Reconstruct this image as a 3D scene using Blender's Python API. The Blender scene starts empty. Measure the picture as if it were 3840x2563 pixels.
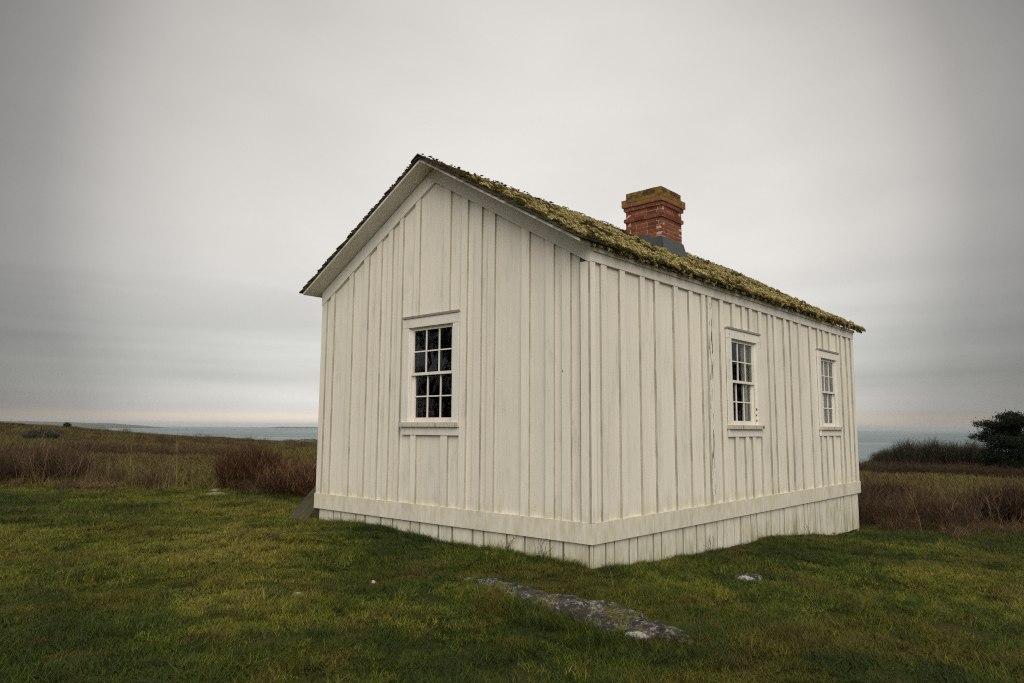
import bpy, math, random
import numpy as np
from mathutils import Matrix, Vector
random.seed(7)
rng = np.random.default_rng(11)
R = math.radians
DENOISE = False
scene = bpy.context.scene
COL = scene.collection

# ------------------------------------------------------------------ camera
CAM = Vector((4.4918, -6.2868, 1.1824))
cd = bpy.data.cameras.new('camera')
cam = bpy.data.objects.new('camera', cd); COL.objects.link(cam)
yaw, pitch, roll = R(41.746), R(6.78), R(0.351)
cam.matrix_world = (Matrix.Translation(CAM) @ Matrix.Rotation(yaw, 4, 'Z')
                    @ Matrix.Rotation(R(90) + pitch, 4, 'X') @ Matrix.Rotation(roll, 4, 'Z'))
cd.lens = 25.68; cd.sensor_width = 36
cd.clip_start = 0.05; cd.clip_end = 90000
scene.camera = cam

# ------------------------------------------------------------------ look
scene.view_settings.view_transform = 'Standard'
scene.view_settings.look = 'None'
scene.view_settings.gamma = 1
scene.view_settings.use_curve_mapping = False
scene.view_settings.exposure = 0.78
scene.cycles.use_denoising = DENOISE
scene.cycles.filter_width = 1.15

# ------------------------------------------------------------------ node helpers
class NT:
    def __init__(s, tree):
        s.t = tree; s.n = tree.nodes; s.l = tree.links
    def new(s, typ, **kw):
        n = s.n.new(typ)
        for k, v in kw.items(): setattr(n, k, v)
        return n
    def put(s, sock, v):
        if isinstance(v, bpy.types.NodeSocket): s.l.new(v, sock)
        elif v is not None:
            if isinstance(v, (tuple, list)) and len(v) == 3 and sock.type == 'RGBA': v = (*v, 1)
            sock.default_value = v
    def math(s, op, a, b=None, c=None, clamp=False):
        n = s.new('ShaderNodeMath', operation=op, use_clamp=clamp)
        s.put(n.inputs[0], a); s.put(n.inputs[1], b)
        if c is not None: s.put(n.inputs[2], c)
        return n.outputs[0]
    def vmath(s, op, a, b=None):
        n = s.new('ShaderNodeVectorMath', operation=op); s.put(n.inputs[0], a); s.put(n.inputs[1], b)
        return n.outputs['Value'] if op in ('DOT_PRODUCT', 'LENGTH', 'DISTANCE') else n.outputs[0]
    def mix(s, f, a, b, blend='MIX'):
        n = s.new('ShaderNodeMix', data_type='RGBA', blend_type=blend, clamp_factor=True)
        s.put(n.inputs[0], f); s.put(n.inputs[6], a); s.put(n.inputs[7], b); return n.outputs[2]
    def smooth(s, v, a, b, c=0.0, d=1.0):
        n = s.new('ShaderNodeMapRange', interpolation_type='SMOOTHSTEP')
        for i, x in enumerate((v, a, b, c, d)): s.put(n.inputs[i], x)
        return n.outputs[0]
    def lin(s, v, a, b, c=0.0, d=1.0):
        n = s.new('ShaderNodeMapRange')
        for i, x in enumerate((v, a, b, c, d)): s.put(n.inputs[i], x)
        return n.outputs[0]
    def noise(s, vec, scale, detail=3, rough=0.55, dist=0.0, out=0):
        n = s.new('ShaderNodeTexNoise'); s.put(n.inputs['Vector'], vec)
        s.put(n.inputs['Scale'], scale); s.put(n.inputs['Detail'], detail)
        s.put(n.inputs['Roughness'], rough); s.put(n.inputs['Distortion'], dist); return n.outputs[out]
    def scale(s, vec, xyz, off=None):
        n = s.new('ShaderNodeMapping'); s.put(n.inputs['Vector'], vec); n.inputs['Scale'].default_value = xyz
        if off is not None: s.put(n.inputs['Location'], off)
        return n.outputs[0]
    def ramp(s, f, stops):
        n = s.new('ShaderNodeValToRGB'); s.put(n.inputs[0], f); e = n.color_ramp.elements
        while len(e) < len(stops): e.new(0.5)
        for i, (p, c) in enumerate(stops):
            e[i].position = p; e[i].color = (*c, 1)
        return n.outputs[0]
    def sep(s, vec):
        n = s.new('ShaderNodeSeparateXYZ'); s.put(n.inputs[0], vec); return n.outputs
    def bump(s, h, strength, dist):
        n = s.new('ShaderNodeBump'); s.put(n.inputs['Height'], h)
        n.inputs['Strength'].default_value = strength; n.inputs['Distance'].default_value = dist
        return n.outputs[0]

# ------------------------------------------------------------------ sky
SUN_EL, SUN_AZ = R(36), R(133)          # azimuth clockwise from +y: soft light from behind the camera
w = bpy.data.worlds.new('World'); scene.world = w; w.use_nodes = True
t = NT(w.node_tree); t.n.clear()
out = t.new('ShaderNodeOutputWorld'); bg = t.new('ShaderNodeBackground'); t.l.new(bg.outputs[0], out.inputs[0])
sky = t.new('ShaderNodeTexSky', sky_type='NISHITA', sun_disc=False, sun_elevation=SUN_EL, sun_rotation=SUN_AZ)
sky.air_density = 1.0; sky.dust_density = 4.0
D = t.new('ShaderNodeTexCoord').outputs['Generated']
x_, y_, z_ = t.sep(D)[:3]
# long layered cloud streaks, flattened towards the horizon
n1 = t.noise(t.scale(D, (1.1, 1.1, 9.0)), 1.6, 4, 0.5, 0.25)
n2 = t.noise(t.scale(D, (1.3, 1.3, 22.0)), 1.4, 2, 0.45, 0.15)
n3 = t.noise(t.scale(D, (1.0, 1.0, 1.6)), 1.3, 3, 0.5)
zz = t.math('ADD', z_, t.math('MULTIPLY', t.math('SUBTRACT', n1, 0.5), 0.05))
zs = t.mix(t.smooth(z_, 0.06, 0.16), z_, zz)
base = t.ramp(t.sep(zs)[0] if False else zs, [
    (0.0, (0.52, 0.56, 0.56)), (0.004, (0.64, 0.63, 0.59)), (0.008, (0.82, 0.71, 0.60)), (0.0165, (0.80, 0.69, 0.585)),
    (0.021, (0.66, 0.64, 0.605)), (0.06, (0.625, 0.62, 0.59)), (0.105, (0.61, 0.605, 0.575)), (0.17, (0.65, 0.63, 0.595)), (0.25, (0.69, 0.66, 0.62)),
    (0.42, (0.66, 0.63, 0.59)), (1.0, (0.60, 0.58, 0.545))])
# cloud brightest over the strait; side dimming partly lens falloff put into the colour
c0 = (math.sin(R(-42)) * math.cos(R(14)), math.cos(R(-42)) * math.cos(R(14)), math.sin(R(14)))
dc = t.vmath('DOT_PRODUCT', D, c0)
glow = t.ramp(dc, [(0.0, (0.58,) * 3), (0.68, (0.36,) * 3), (0.80, (0.31,) * 3), (0.845, (0.44,) * 3), (0.885, (0.70,) * 3), (0.94, (0.93,) * 3), (1.0, (1.05,) * 3)])  # raised again away from this view, added to balance the light
streak = t.lin(n2, 0.30, 0.70, 0.86, 1.10)
streak = t.math('ADD', 1.0, t.math('MULTIPLY', t.math('SUBTRACT', streak, 1.0), t.smooth(z_, 0.24, 0.09)))
n4 = t.noise(t.scale(D, (1.0, 1.0, 2.6)), 4.5, 5, 0.6, 0.3)
puff = t.math('MULTIPLY', t.lin(n3, 0.3, 0.7, 0.87, 1.11), t.lin(n4, 0.3, 0.7, 0.97, 1.03))
lum = t.math('MULTIPLY', streak, puff)
cloud = t.mix(1.0, t.mix(1.0, base, glow, 'MULTIPLY'), t.new('ShaderNodeCombineXYZ').outputs[0], 'MULTIPLY')
comb = cloud.node.inputs[7].links[0].from_node
for i in range(3): t.l.new(lum, comb.inputs[i])
STR = 0.12
cl10 = t.mix(1.0, cloud, (0.715 / STR,) * 3, 'MULTIPLY')
allsky = t.mix(0.965, sky.outputs[0], cl10)
t.l.new(allsky, bg.inputs['Color']); bg.inputs['Strength'].default_value = STR

sl = bpy.data.lights.new('sun', 'SUN'); sl.energy = 1.3; sl.angle = R(50); sl.color = (1.0, 0.945, 0.86)
so = bpy.data.objects.new('sun', sl); COL.objects.link(so)
sd = Vector((math.sin(SUN_AZ) * math.cos(SUN_EL), math.cos(SUN_AZ) * math.cos(SUN_EL), math.sin(SUN_EL)))
so.rotation_euler = sd.to_track_quat('Z', 'Y').to_euler(); so.location = sd * 40

# ------------------------------------------------------------------ materials
def mat(name, fn, disp=False):
    m = bpy.data.materials.new(name); m.use_nodes = True
    t = NT(m.node_tree); b = m.node_tree.nodes['Principled BSDF']
    b.inputs['Specular IOR Level'].default_value = 0.3
    fn(t, b); return m

def obj_rand(t): return t.new('ShaderNodeObjectInfo').outputs['Random']
def wpos(t): return t.new('ShaderNodeNewGeometry').outputs['Position']

def paint_fn(light=(0.82, 0.772, 0.675), grime=0.30, algae=0.0, peel=0.0, dark=1.0, mould=0.0):
    def fn(t, b):
        P = wpos(t); r = obj_rand(t)
        off = t.new('ShaderNodeCombineXYZ'); t.l.new(t.math('MULTIPLY', r, 37.0), off.inputs[2]); t.l.new(t.math('MULTIPLY', r, 11.0), off.inputs[0])
        Q = t.vmath('ADD', P, off.outputs[0])
        grain = t.noise(t.scale(Q, (42, 42, 1.3)), 1.0, 5, 0.62, 0.15)
        fine = t.noise(t.scale(Q, (160, 160, 9)), 1.0, 3, 0.6)
        blot = t.noise(t.scale(Q, (3.0, 3.0, 1.0)), 1.0, 4, 0.6)
        spk = t.noise(t.scale(Q, (75, 75, 38)), 1.0, 2, 0.6)
        c = t.mix(t.smooth(grain, 0.38, 0.72), light, tuple(v * k for v, k in zip(light, (0.93, 0.93, 0.92))))
        c = t.mix(t.math('MULTIPLY', t.smooth(t.math('MULTIPLY', blot, t.math('ADD', fine, 0.5)), 0.52, 0.80), grime * 1.2), c, (0.45, 0.435, 0.36))
        c = t.mix(t.math('MULTIPLY', t.smooth(t.math('MULTIPLY', grain, blot), 0.30, 0.46), grime * 0.55), c, (0.36, 0.345, 0.28))
        c = t.mix(t.math('MULTIPLY', t.smooth(spk, 0.66, 0.78), 0.55), c, (0.22, 0.205, 0.16))
        c = t.mix(t.math('MULTIPLY', t.smooth(fine, 0.60, 0.8), 0.25), c, (0.33, 0.31, 0.25))
        sm = t.math('MULTIPLY', t.noise(t.scale(Q, (17, 17, 1.0)), 1.0, 5, 0.7), t.noise(t.scale(Q, (2.2, 2.2, .9)), 1.0, 3, 0.6))
        c = t.mix(t.math('MULTIPLY', t.math('MULTIPLY', t.smooth(sm, 0.27, 0.40), t.smooth(fine, 0.42, 0.58)), 0.42), c, (0.38, 0.37, 0.31))
        vo = t.new('ShaderNodeTexVoronoi'); vo.inputs['Scale'].default_value = 2.3; t.put(vo.inputs['Vector'], t.scale(Q, (1, 1, .62)))
        pick = t.smooth(t.sep(vo.outputs['Color'])[0], 0.45, 0.47)
        kn = t.math('ADD', vo.outputs['Distance'], t.math('MULTIPLY', t.math('SUBTRACT', spk, .5), .03))
        c = t.mix(t.math('MULTIPLY', t.math('MULTIPLY', t.smooth(kn, 0.030, 0.018), pick), 0.75), c, (0.20, 0.17, 0.11))
        z = t.sep(P)[2]
        # drip-line lichen just above the base band and faint splash stains
        up = t.math('MULTIPLY', t.smooth(z, 0.40, 0.215), t.smooth(t.noise(t.scale(Q, (14, 14, 5)), 1.0, 3), 0.35, 0.7))
        c = t.mix(t.math('MULTIPLY', up, 0.42), c, (0.47, 0.44, 0.20))
        if algae:
            g = t.noise(t.scale(Q, (26, 26, 1.6)), 1.0, 4, 0.6)
            g2 = t.noise(t.scale(P, (1.7, 1.7, 0.6)), 1.0, 3, 0.6)
            a = t.math('MULTIPLY', t.smooth(t.math('ADD', t.math('MULTIPLY', g, 0.6), t.math('ADD', t.math('MULTIPLY', g2, 0.6), t.smooth(t.vmath('DISTANCE', t.vmath('MULTIPLY', P, (1, 1, .6)), (.0, .16, -.1)), .55, .05, 0, .30))), 0.56, 0.74),
                       t.smooth(z, 0.05, -0.45))
            c = t.mix(t.math('MULTIPLY', a, algae), c, (0.25, 0.245, 0.06))
            g3 = t.noise(t.scale(Q, (55, 55, 1.2)), 1.0, 4, 0.7)
            c = t.mix(t.math('MULTIPLY', t.smooth(t.math('MULTIPLY', g3, t.math('ADD', g2, 0.5)), 0.60, 0.76), 0.55), c, (0.17, 0.165, 0.13))
        if mould:
            c = t.mix(t.math('MULTIPLY', t.smooth(t.noise(t.scale(Q, (9, 9, 1.7)), 1.0, 5, .7), 0.46, 0.60), mould), c, (0.13, 0.115, 0.08))
        if peel:
            p = t.noise(t.scale(Q, (38, 38, 3.2)), 1.0, 5, 0.65, 0.3)
            pz = t.math('MULTIPLY', t.smooth(z, 1.45, 1.75), t.smooth(z, 2.45, 2.2)) if peel > 1 else 0.0
            th = t.math('SUBTRACT', 0.63 - 0.05 * peel, t.math('MULTIPLY', pz, 0.045)) if peel > 1 else 0.63 - 0.05 * peel
            c = t.mix(t.smooth(t.math('SUBTRACT', p, th), 0.0, 0.025), c, (0.085, 0.07, 0.05))
        v = t.lin(r, 0, 1, 0.95, 1.04)
        cv = t.new('ShaderNodeCombineXYZ')
        for i in range(3): t.l.new(v, cv.inputs[i])
        c = t.mix(1.0, c, cv.outputs[0], 'MULTIPLY')
        if dark != 1.0: c = t.mix(1.0, c, (dark, dark * 0.97, dark * 0.9), 'MULTIPLY')
        t.put(b.inputs['Base Color'], c)
        t.put(b.inputs['Roughness'], t.lin(grain, 0.3, 0.7, 0.55, 0.75))
        # circular-saw marks on some boards
        wv = t.new('ShaderNodeTexWave', wave_type='RINGS', rings_direction='SPHERICAL'); wv.inputs['Scale'].default_value = 16
        wv.inputs['Distortion'].default_value = 7; wv.inputs['Detail'].default_value = 2
        t.put(wv.inputs['Vector'], t.vmath('ADD', Q, (1.3, 0.7, 0.9)))
        h = t.math('ADD', t.math('MULTIPLY', grain, 1.0), t.math('MULTIPLY', fine, 0.6))
        h = t.math('ADD', h, t.math('MULTIPLY', wv.outputs[1], t.math('MULTIPLY', t.smooth(r, 0.7, 0.95), 0.10)))
        t.put(b.inputs['Normal'], t.bump(h, 0.55, 0.004))
    return fn
M_PAINT = mat('white board paint', paint_fn())
M_PAINT_PEEL = mat('peeling white paint', paint_fn(grime=0.7, peel=1.2))
M_TRIM = mat('white trim paint', paint_fn(light=(0.80, 0.765, 0.685), grime=0.22))
M_BAND = mat('white base band paint', paint_fn(light=(0.765, 0.72, 0.625), grime=0.6))
M_SKIRT = mat('weathered skirting paint', paint_fn(light=(0.76, 0.725, 0.64), grime=0.9, algae=0.75))
M_SILL = mat('worn sill paint', paint_fn(light=(0.60, 0.545, 0.46), grime=0.9, peel=0.6))
M_EDGE = mat('grimy shaded board edge', paint_fn(light=(0.47, 0.44, 0.355), grime=0.9, mould=0.40))  # side faces darkened: real dirt, plus side shade put into the colour
def grey_cap(t, b):
    n = t.noise(t.scale(wpos(t), (20, 20, 60)), 1.0, 3)
    t.put(b.inputs['Base Color'], t.mix(n, (0.33, 0.31, 0.26), (0.22, 0.21, 0.18))); b.inputs['Roughness'].default_value = 0.6
M_CAP = mat('grey drip cap', grey_cap)
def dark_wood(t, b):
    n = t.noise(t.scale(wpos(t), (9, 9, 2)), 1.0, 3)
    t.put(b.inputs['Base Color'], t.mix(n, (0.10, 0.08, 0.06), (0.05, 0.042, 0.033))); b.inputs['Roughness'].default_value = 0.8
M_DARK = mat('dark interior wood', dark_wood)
def gap_fn(t, b):
    b.inputs['Base Color'].default_value = (0.05, 0.042, 0.03, 1); b.inputs['Roughness'].default_value = 0.9
M_GAP = mat('dark joint backing', gap_fn)
def curtain_fn(t, b):
    b.inputs['Base Color'].default_value = (0.80, 0.78, 0.74, 1); b.inputs['Roughness'].default_value = 0.9
M_CURT = mat('pale curtain cloth', curtain_fn)

def rust_fn(t, b):
    t.put(b.inputs['Base Color'], t.mix(t.noise(wpos(t), 90, 3), (0.26, 0.10, 0.03), (0.12, 0.05, 0.025))); b.inputs['Roughness'].default_value = 0.9
M_RUSTN = mat('rust', rust_fn)
def glass_mat():
    m = bpy.data.materials.new('old window glass'); m.use_nodes = True; t = NT(m.node_tree); t.n.clear()
    o = t.new('ShaderNodeOutputMaterial'); mx = t.new('ShaderNodeMixShader'); tr = t.new('ShaderNodeBsdfTransparent')
    gl = t.new('ShaderNodeBsdfGlossy'); gl.inputs['Roughness'].default_value = 0.02; gl.inputs['Color'].default_value = (0.95, 0.97, 1, 1)
    tr.inputs['Color'].default_value = (0.80, 0.83, 0.80, 1)
    fr = t.new('ShaderNodeFresnel'); fr.inputs['IOR'].default_value = 1.55
    P = wpos(t)
    nn = t.bump(t.noise(t.scale(P, (5, 5, 3)), 1.0, 2, 0.5, 0.4), 0.35, 0.012)
    t.l.new(nn, gl.inputs['Normal'])
    t.l.new(fr.outputs[0], mx.inputs[0]); t.l.new(tr.outputs[0], mx.inputs[1]); t.l.new(gl.outputs[0], mx.inputs[2])
    t.l.new(mx.outputs[0], o.inputs[0]); return m
M_GLASS = glass_mat()

def brick_fn(t, b):
    P = wpos(t); r = obj_rand(t)
    c = t.ramp(r, [(0, (0.13, 0.040, 0.021)), (0.35, (0.225, 0.060, 0.026)), (0.7, (0.285, 0.088, 0.037)), (1, (0.17, 0.070, 0.040))])
    n = t.noise(P, 30, 4, 0.65); n2 = t.noise(P, 9, 3, 0.6)
    c = t.mix(t.math('MULTIPLY', t.smooth(n, 0.4, 0.75), 0.6), c, (0.115, 0.04, 0.022))
    c = t.mix(t.math('MULTIPLY', t.smooth(n2, 0.6, 0.72), 0.3), c, (0.42, 0.22, 0.14))
    z = t.sep(P)[2]
    # lichen on the weathered top courses
    lich = t.math('MULTIPLY', t.smooth(z, 4.93, 5.02), t.smooth(t.noise(P, 7, 4, 0.65), 0.36, 0.56))
    c = t.mix(t.math('MULTIPLY', lich, 0.80), c, (0.26, 0.185, 0.025))
    blk = t.math('MULTIPLY', t.smooth(z, 5.00, 5.10), t.smooth(t.noise(P, 11, 4, 0.7), 0.42, 0.58))
    c = t.mix(t.math('MULTIPLY', blk, 0.85), c, (0.045, 0.038, 0.018))
    t.put(b.inputs['Base Color'], c); b.inputs['Roughness'].default_value = 0.9
    t.put(b.inputs['Normal'], t.bump(t.noise(P, 60, 4, 0.7), 0.6, 0.006))
M_BRICK = mat('old red brick', brick_fn)
def mortar_fn(t, b):
    P = wpos(t); z = t.sep(P)[2]
    c = t.mix(t.noise(P, 25, 3), (0.60, 0.47, 0.38), (0.46, 0.35, 0.28))
    c = t.mix(t.math('MULTIPLY', t.smooth(z, 4.95, 5.05), 0.7), c, (0.12, 0.10, 0.045))
    t.put(b.inputs['Base Color'], c); b.inputs['Roughness'].default_value = 0.95
M_MORTAR = mat('pale mortar', mortar_fn)
def lead_fn(t, b):
    P = wpos(t); n = t.noise(t.scale(P, (14, 14, 4)), 1.0, 4, 0.6)
    t.put(b.inputs['Base Color'], t.mix(n, (0.15, 0.16, 0.165), (0.055, 0.06, 0.062))); b.inputs['Roughness'].default_value = 0.55
    b.inputs['Metallic'].default_value = 0.35
M_LEAD = mat('grey lead flashing', lead_fn)

def shingle_fn(t, b):
    P = wpos(t); r = obj_rand(t)
    n = t.noise(P, 14, 4, 0.65)
    c = t.mix(n, (0.075, 0.055, 0.032), (0.035, 0.028, 0.018))
    c = t.mix(t.math('MULTIPLY', t.smooth(t.noise(P, 6, 3), 0.45, 0.65), 0.75), c, (0.075, 0.068, 0.018))
    t.put(b.inputs['Base Color'], c); b.inputs['Roughness'].default_value = 0.9
    t.put(b.inputs['Normal'], t.bump(n, 0.6, 0.01))
M_SHING = mat('weathered wood shingle', shingle_fn)

def instance_tint(t):
    a = t.new('ShaderNodeAttribute', attribute_name='tint', attribute_type='INSTANCER'); return a.outputs['Fac']
def vcol(t, name='hue'):
    a = t.new('ShaderNodeAttribute', attribute_name=name, attribute_type='GEOMETRY'); return a.outputs['Fac']

def foliage(name, stops, patch=None, rough=0.65, var=0.5, transl=0.0):
    """colour from a per-blade attribute and the instance's own tint"""
    m = bpy.data.materials.new(name); m.use_nodes = True; t = NT(m.node_tree); b = t.n['Principled BSDF']
    b.inputs['Specular IOR Level'].default_value = 0.25; b.inputs['Roughness'].default_value = rough
    h = vcol(t); ti = instance_tint(t)
    f = t.math('ADD', t.math('MULTIPLY', h, var), t.math('MULTIPLY', ti, 1 - var))
    c = t.ramp(f, stops)
    if patch: c = patch(t, c)
    t.put(b.inputs['Base Color'], c)
    return m

def grass_patch(t, c):
    P = wpos(t)
    n = t.noise(t.scale(P, (1, 1, 0.2)), 0.55, 4, 0.6)
    n2 = t.noise(t.scale(P, (1, 1, 0.2)), 2.3, 3, 0.6)
    n3 = t.noise(t.scale(P, (1, 1, 0.2)), 7.0, 3, 0.65)
    c = t.mix(t.math('MULTIPLY', t.smooth(n, 0.46, 0.62), 0.55), c, (0.115, 0.092, 0.012))
    c = t.mix(t.math('MULTIPLY', t.smooth(n2, 0.54, 0.70), 0.50), c, (0.125, 0.075, 0.026))
    c = t.mix(t.math('MULTIPLY', t.smooth(n2, 0.48, 0.34), 0.65), c, (0.018, 0.034, 0.006))
    c = t.mix(t.math('MULTIPLY', t.smooth(n3, 0.52, 0.36), 0.50), c, (0.018, 0.022, 0.005))
    return c
M_GRASS = foliage('lawn grass blades', [(0.0, (0.012, 0.024, 0.003)), (0.30, (0.038, 0.060, 0.004)), (0.55, (0.090, 0.122, 0.007)),
                                        (0.80, (0.22, 0.195, 0.020)), (1.0, (0.38, 0.29, 0.10))], grass_patch, var=0.36)
M_WEED = foliage('dry brown stems', [(0.0, (0.022, 0.013, 0.009)), (0.35, (0.058, 0.033, 0.018)), (0.62, (0.125, 0.074, 0.036)),
                                     (0.85, (0.22, 0.145, 0.070)), (1.0, (0.42, 0.31, 0.15))])
M_TUSS = foliage('field tussock blades', [(0.0, (0.050, 0.028, 0.014)), (0.3, (0.105, 0.064, 0.026)), (0.5, (0.130, 0.095, 0.026)), (0.66, (0.105, 0.115, 0.020)),
                                          (0.84, (0.140, 0.115, 0.034)), (1.0, (0.24, 0.16, 0.07))])
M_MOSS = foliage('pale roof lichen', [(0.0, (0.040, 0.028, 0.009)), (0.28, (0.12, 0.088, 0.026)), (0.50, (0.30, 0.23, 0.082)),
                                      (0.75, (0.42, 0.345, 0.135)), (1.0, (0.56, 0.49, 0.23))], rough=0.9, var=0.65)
M_MOSSD = foliage('dark roof moss', [(0.0, (0.020, 0.018, 0.006)), (0.5, (0.050, 0.044, 0.012)), (1.0, (0.105, 0.085, 0.022))], rough=0.95)

def solid_leaf(name, stops, rough=0.8):
    m = bpy.data.materials.new(name); m.use_nodes = True; t = NT(m.node_tree); b = t.n['Principled BSDF']
    b.inputs['Specular IOR Level'].default_value = 0.15; b.inputs['Roughness'].default_value = rough
    t.put(b.inputs['Base Color'], t.ramp(vcol(t), stops)); return m
M_RUST = solid_leaf('russet twigs', [(0, (0.034, 0.018, 0.011)), (0.5, (0.095, 0.047, 0.023)), (1, (0.24, 0.135, 0.062))])
M_BRAM = solid_leaf('bramble stems', [(0, (0.040, 0.020, 0.012)), (0.5, (0.115, 0.055, 0.028)), (1, (0.28, 0.17, 0.085))])
M_DBRAM = solid_leaf('dark bramble stems', [(0, (0.016, 0.010, 0.008)), (0.5, (0.045, 0.026, 0.018)), (1, (0.15, 0.09, 0.05))])
M_THICK = solid_leaf('bare thicket twigs', [(0, (0.024, 0.021, 0.014)), (0.5, (0.055, 0.048, 0.032)), (1, (0.13, 0.115, 0.078))])
M_NEED = solid_leaf('conifer needles', [(0, (0.006, 0.010, 0.005)), (0.5, (0.012, 0.019, 0.008)), (1, (0.024, 0.032, 0.013))])
M_GORSE = solid_leaf('grey green leaves', [(0, (0.040, 0.042, 0.028)), (0.5, (0.080, 0.082, 0.056)), (1, (0.13, 0.13, 0.095))])
def bark_fn(t, b):
    t.put(b.inputs['Base Color'], t.mix(t.noise(wpos(t), 6, 4), (0.035, 0.028, 0.022), (0.07, 0.055, 0.042))); b.inputs['Roughness'].default_value = 0.9
M_BARK = mat('dark bark', bark_fn)
M_PALEB = mat('pale bark', lambda t, b: t.put(b.inputs['Base Color'], t.mix(t.noise(wpos(t), 6, 4), (0.34, 0.32, 0.28), (0.16, 0.15, 0.13))))

def ground_fn(t, b):
    P = wpos(t); x, y, z = t.sep(P)[:3]
    Pf = t.scale(P, (1, 1, 0))
    n = t.noise(Pf, 0.55, 4, 0.6); n2 = t.noise(Pf, 2.3, 3, 0.6); nf = t.noise(Pf, 40, 4, 0.7)
    near = t.mix(nf, (0.022, 0.030, 0.007), (0.060, 0.062, 0.014))
    near = t.mix(t.math('MULTIPLY', t.smooth(n, 0.46, 0.66), 0.6), near, (0.062, 0.050, 0.012))
    near = t.mix(t.math('MULTIPLY', t.smooth(n2, 0.58, 0.74), 0.5), near, (0.075, 0.050, 0.020))
    # the open field beyond: stretched drifts of brown grass, green swards and heather-dark patches
    F = t.scale(P, (0.5, 1.0, 0))
    b1 = t.noise(F, 0.16, 5, 0.62, 0.4); b2 = t.noise(F, 0.55, 5, 0.65, 0.3); b3 = t.noise(Pf, 3.0, 5, 0.7)
    far = t.ramp(b1, [(0.36, (0.110, 0.098, 0.030)), (0.46, (0.095, 0.075, 0.026)), (0.54, (0.090, 0.060, 0.028)), (0.64, (0.062, 0.034, 0.020))])
    far = t.mix(t.math('MULTIPLY', t.smooth(b2, 0.50, 0.66), 0.75), far, (0.095, 0.098, 0.024))
    far = t.mix(t.math('MULTIPLY', t.smooth(b2, 0.46, 0.34), 0.6), far, (0.048, 0.028, 0.016))
    far = t.mix(t.math('MULTIPLY', t.smooth(b3, 0.40, 0.62), 0.35), far, (0.13, 0.11, 0.045))
    d = t.vmath('DISTANCE', P, (4.5, -6.3, 1.2))
    c = t.mix(t.smooth(t.math('ADD', d, t.math('MULTIPLY', n, 6.0)), 20, 27), near, far)
    t.put(b.inputs['Base Color'], c); b.inputs['Roughness'].default_value = 0.95; b.inputs['Specular IOR Level'].default_value = 0.1
    h = t.math('ADD', t.math('MULTIPLY', b3, 0.5), t.math('MULTIPLY', nf, 0.06))
    t.put(b.inputs['Normal'], t.bump(h, 0.8, 0.25))
M_GROUND = mat('grassy ground', ground_fn)

def sea_fn(t, b):
    P = wpos(t)
    s1 = t.noise(t.scale(P, (0.0006, 0.0016, 0)), 1.0, 4, 0.55, 0.6)
    s2 = t.noise(t.scale(P, (0.004, 0.008, 0)), 1.0, 4, 0.6)
    f = t.math('ADD', t.math('MULTIPLY', s1, 0.7), t.math('MULTIPLY', s2, 0.3))
    t.put(b.inputs['Base Color'], t.mix(t.smooth(f, 0.38, 0.62), (0.032, 0.090, 0.095), (0.095, 0.165, 0.165)))
    t.put(b.inputs['Roughness'], t.lin(f, 0.35, 0.65, 0.42, 0.28)); b.inputs['Specular IOR Level'].default_value = 0.5
    h = t.noise(t.scale(P, (0.12, 0.3, 0)), 1.0, 4, 0.6)
    t.put(b.inputs['Normal'], t.bump(h, 1.0, 0.5))
M_SEA = mat('grey green sea', sea_fn)
def island_fn(t, b):
    t.put(b.inputs['Base Color'], t.mix(t.noise(wpos(t), 0.004, 4), (0.05, 0.062, 0.04), (0.09, 0.09, 0.06))); b.inputs['Roughness'].default_value = 0.95
M_ISLE = mat('distant wooded land', island_fn)

def rock_fn(white_at, wr, moss=0.6, white=(0.66, 0.64, 0.60)):
    def fn(t, b):
        P = wpos(t)
        n = t.noise(P, 9, 5, 0.7); n2 = t.noise(P, 38, 4, 0.7); n3 = t.noise(P, 3.6, 4, 0.65)
        c = t.mix(t.smooth(n, 0.35, 0.68), (0.034, 0.031, 0.028), (0.125, 0.114, 0.098))
        c = t.mix(t.smooth(n2, 0.42, 0.30), c, (0.018, 0.016, 0.014))
        c = t.mix(t.math('MULTIPLY', t.smooth(t.math('MULTIPLY', n, n2), 0.265, 0.33), 0.85), c, (0.40, 0.385, 0.33))
        c = t.mix(t.math('MULTIPLY', t.smooth(n3, 0.50, 0.56), t.math('MULTIPLY', t.smooth(n2, 0.38, 0.50), moss)), c, (0.15, 0.14, 0.012))
        if white_at:
            d = t.vmath('LENGTH', t.vmath('MULTIPLY', t.vmath('SUBTRACT', P, white_at), (.9, 1.9, 1.9)))
            d = t.math('ADD', d, t.math('MULTIPLY', t.math('SUBTRACT', n, 0.5), wr * 0.7))
            c = t.mix(t.smooth(d, wr * 1.0, wr * 0.86), c, t.mix(t.smooth(n2, 0.3, 0.6), (0.42, 0.40, 0.36), white))
        t.put(b.inputs['Base Color'], c); b.inputs['Roughness'].default_value = 0.9
        t.put(b.inputs['Normal'], t.bump(t.math('ADD', n2, n), 1.0, 0.04))
    return fn
def plank_fn(t, b):
    P = wpos(t); g = t.noise(t.scale(P, (34, 3, 3)), 1.0, 5, 0.65, 0.2); n = t.noise(P, 5, 3, 0.6)
    c = t.mix(t.smooth(g, 0.35, 0.7), (0.088, 0.080, 0.040), (0.042, 0.038, 0.021))
    c = t.mix(t.math('MULTIPLY', t.smooth(n, 0.52, 0.68), 0.6), c, (0.035, 0.033, 0.024))
    t.put(b.inputs['Base Color'], c); b.inputs['Roughness'].default_value = 0.85
    t.put(b.inputs['Normal'], t.bump(g, 0.6, 0.006))
M_PLANK = mat('weathered grey green plank', plank_fn)

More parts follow.
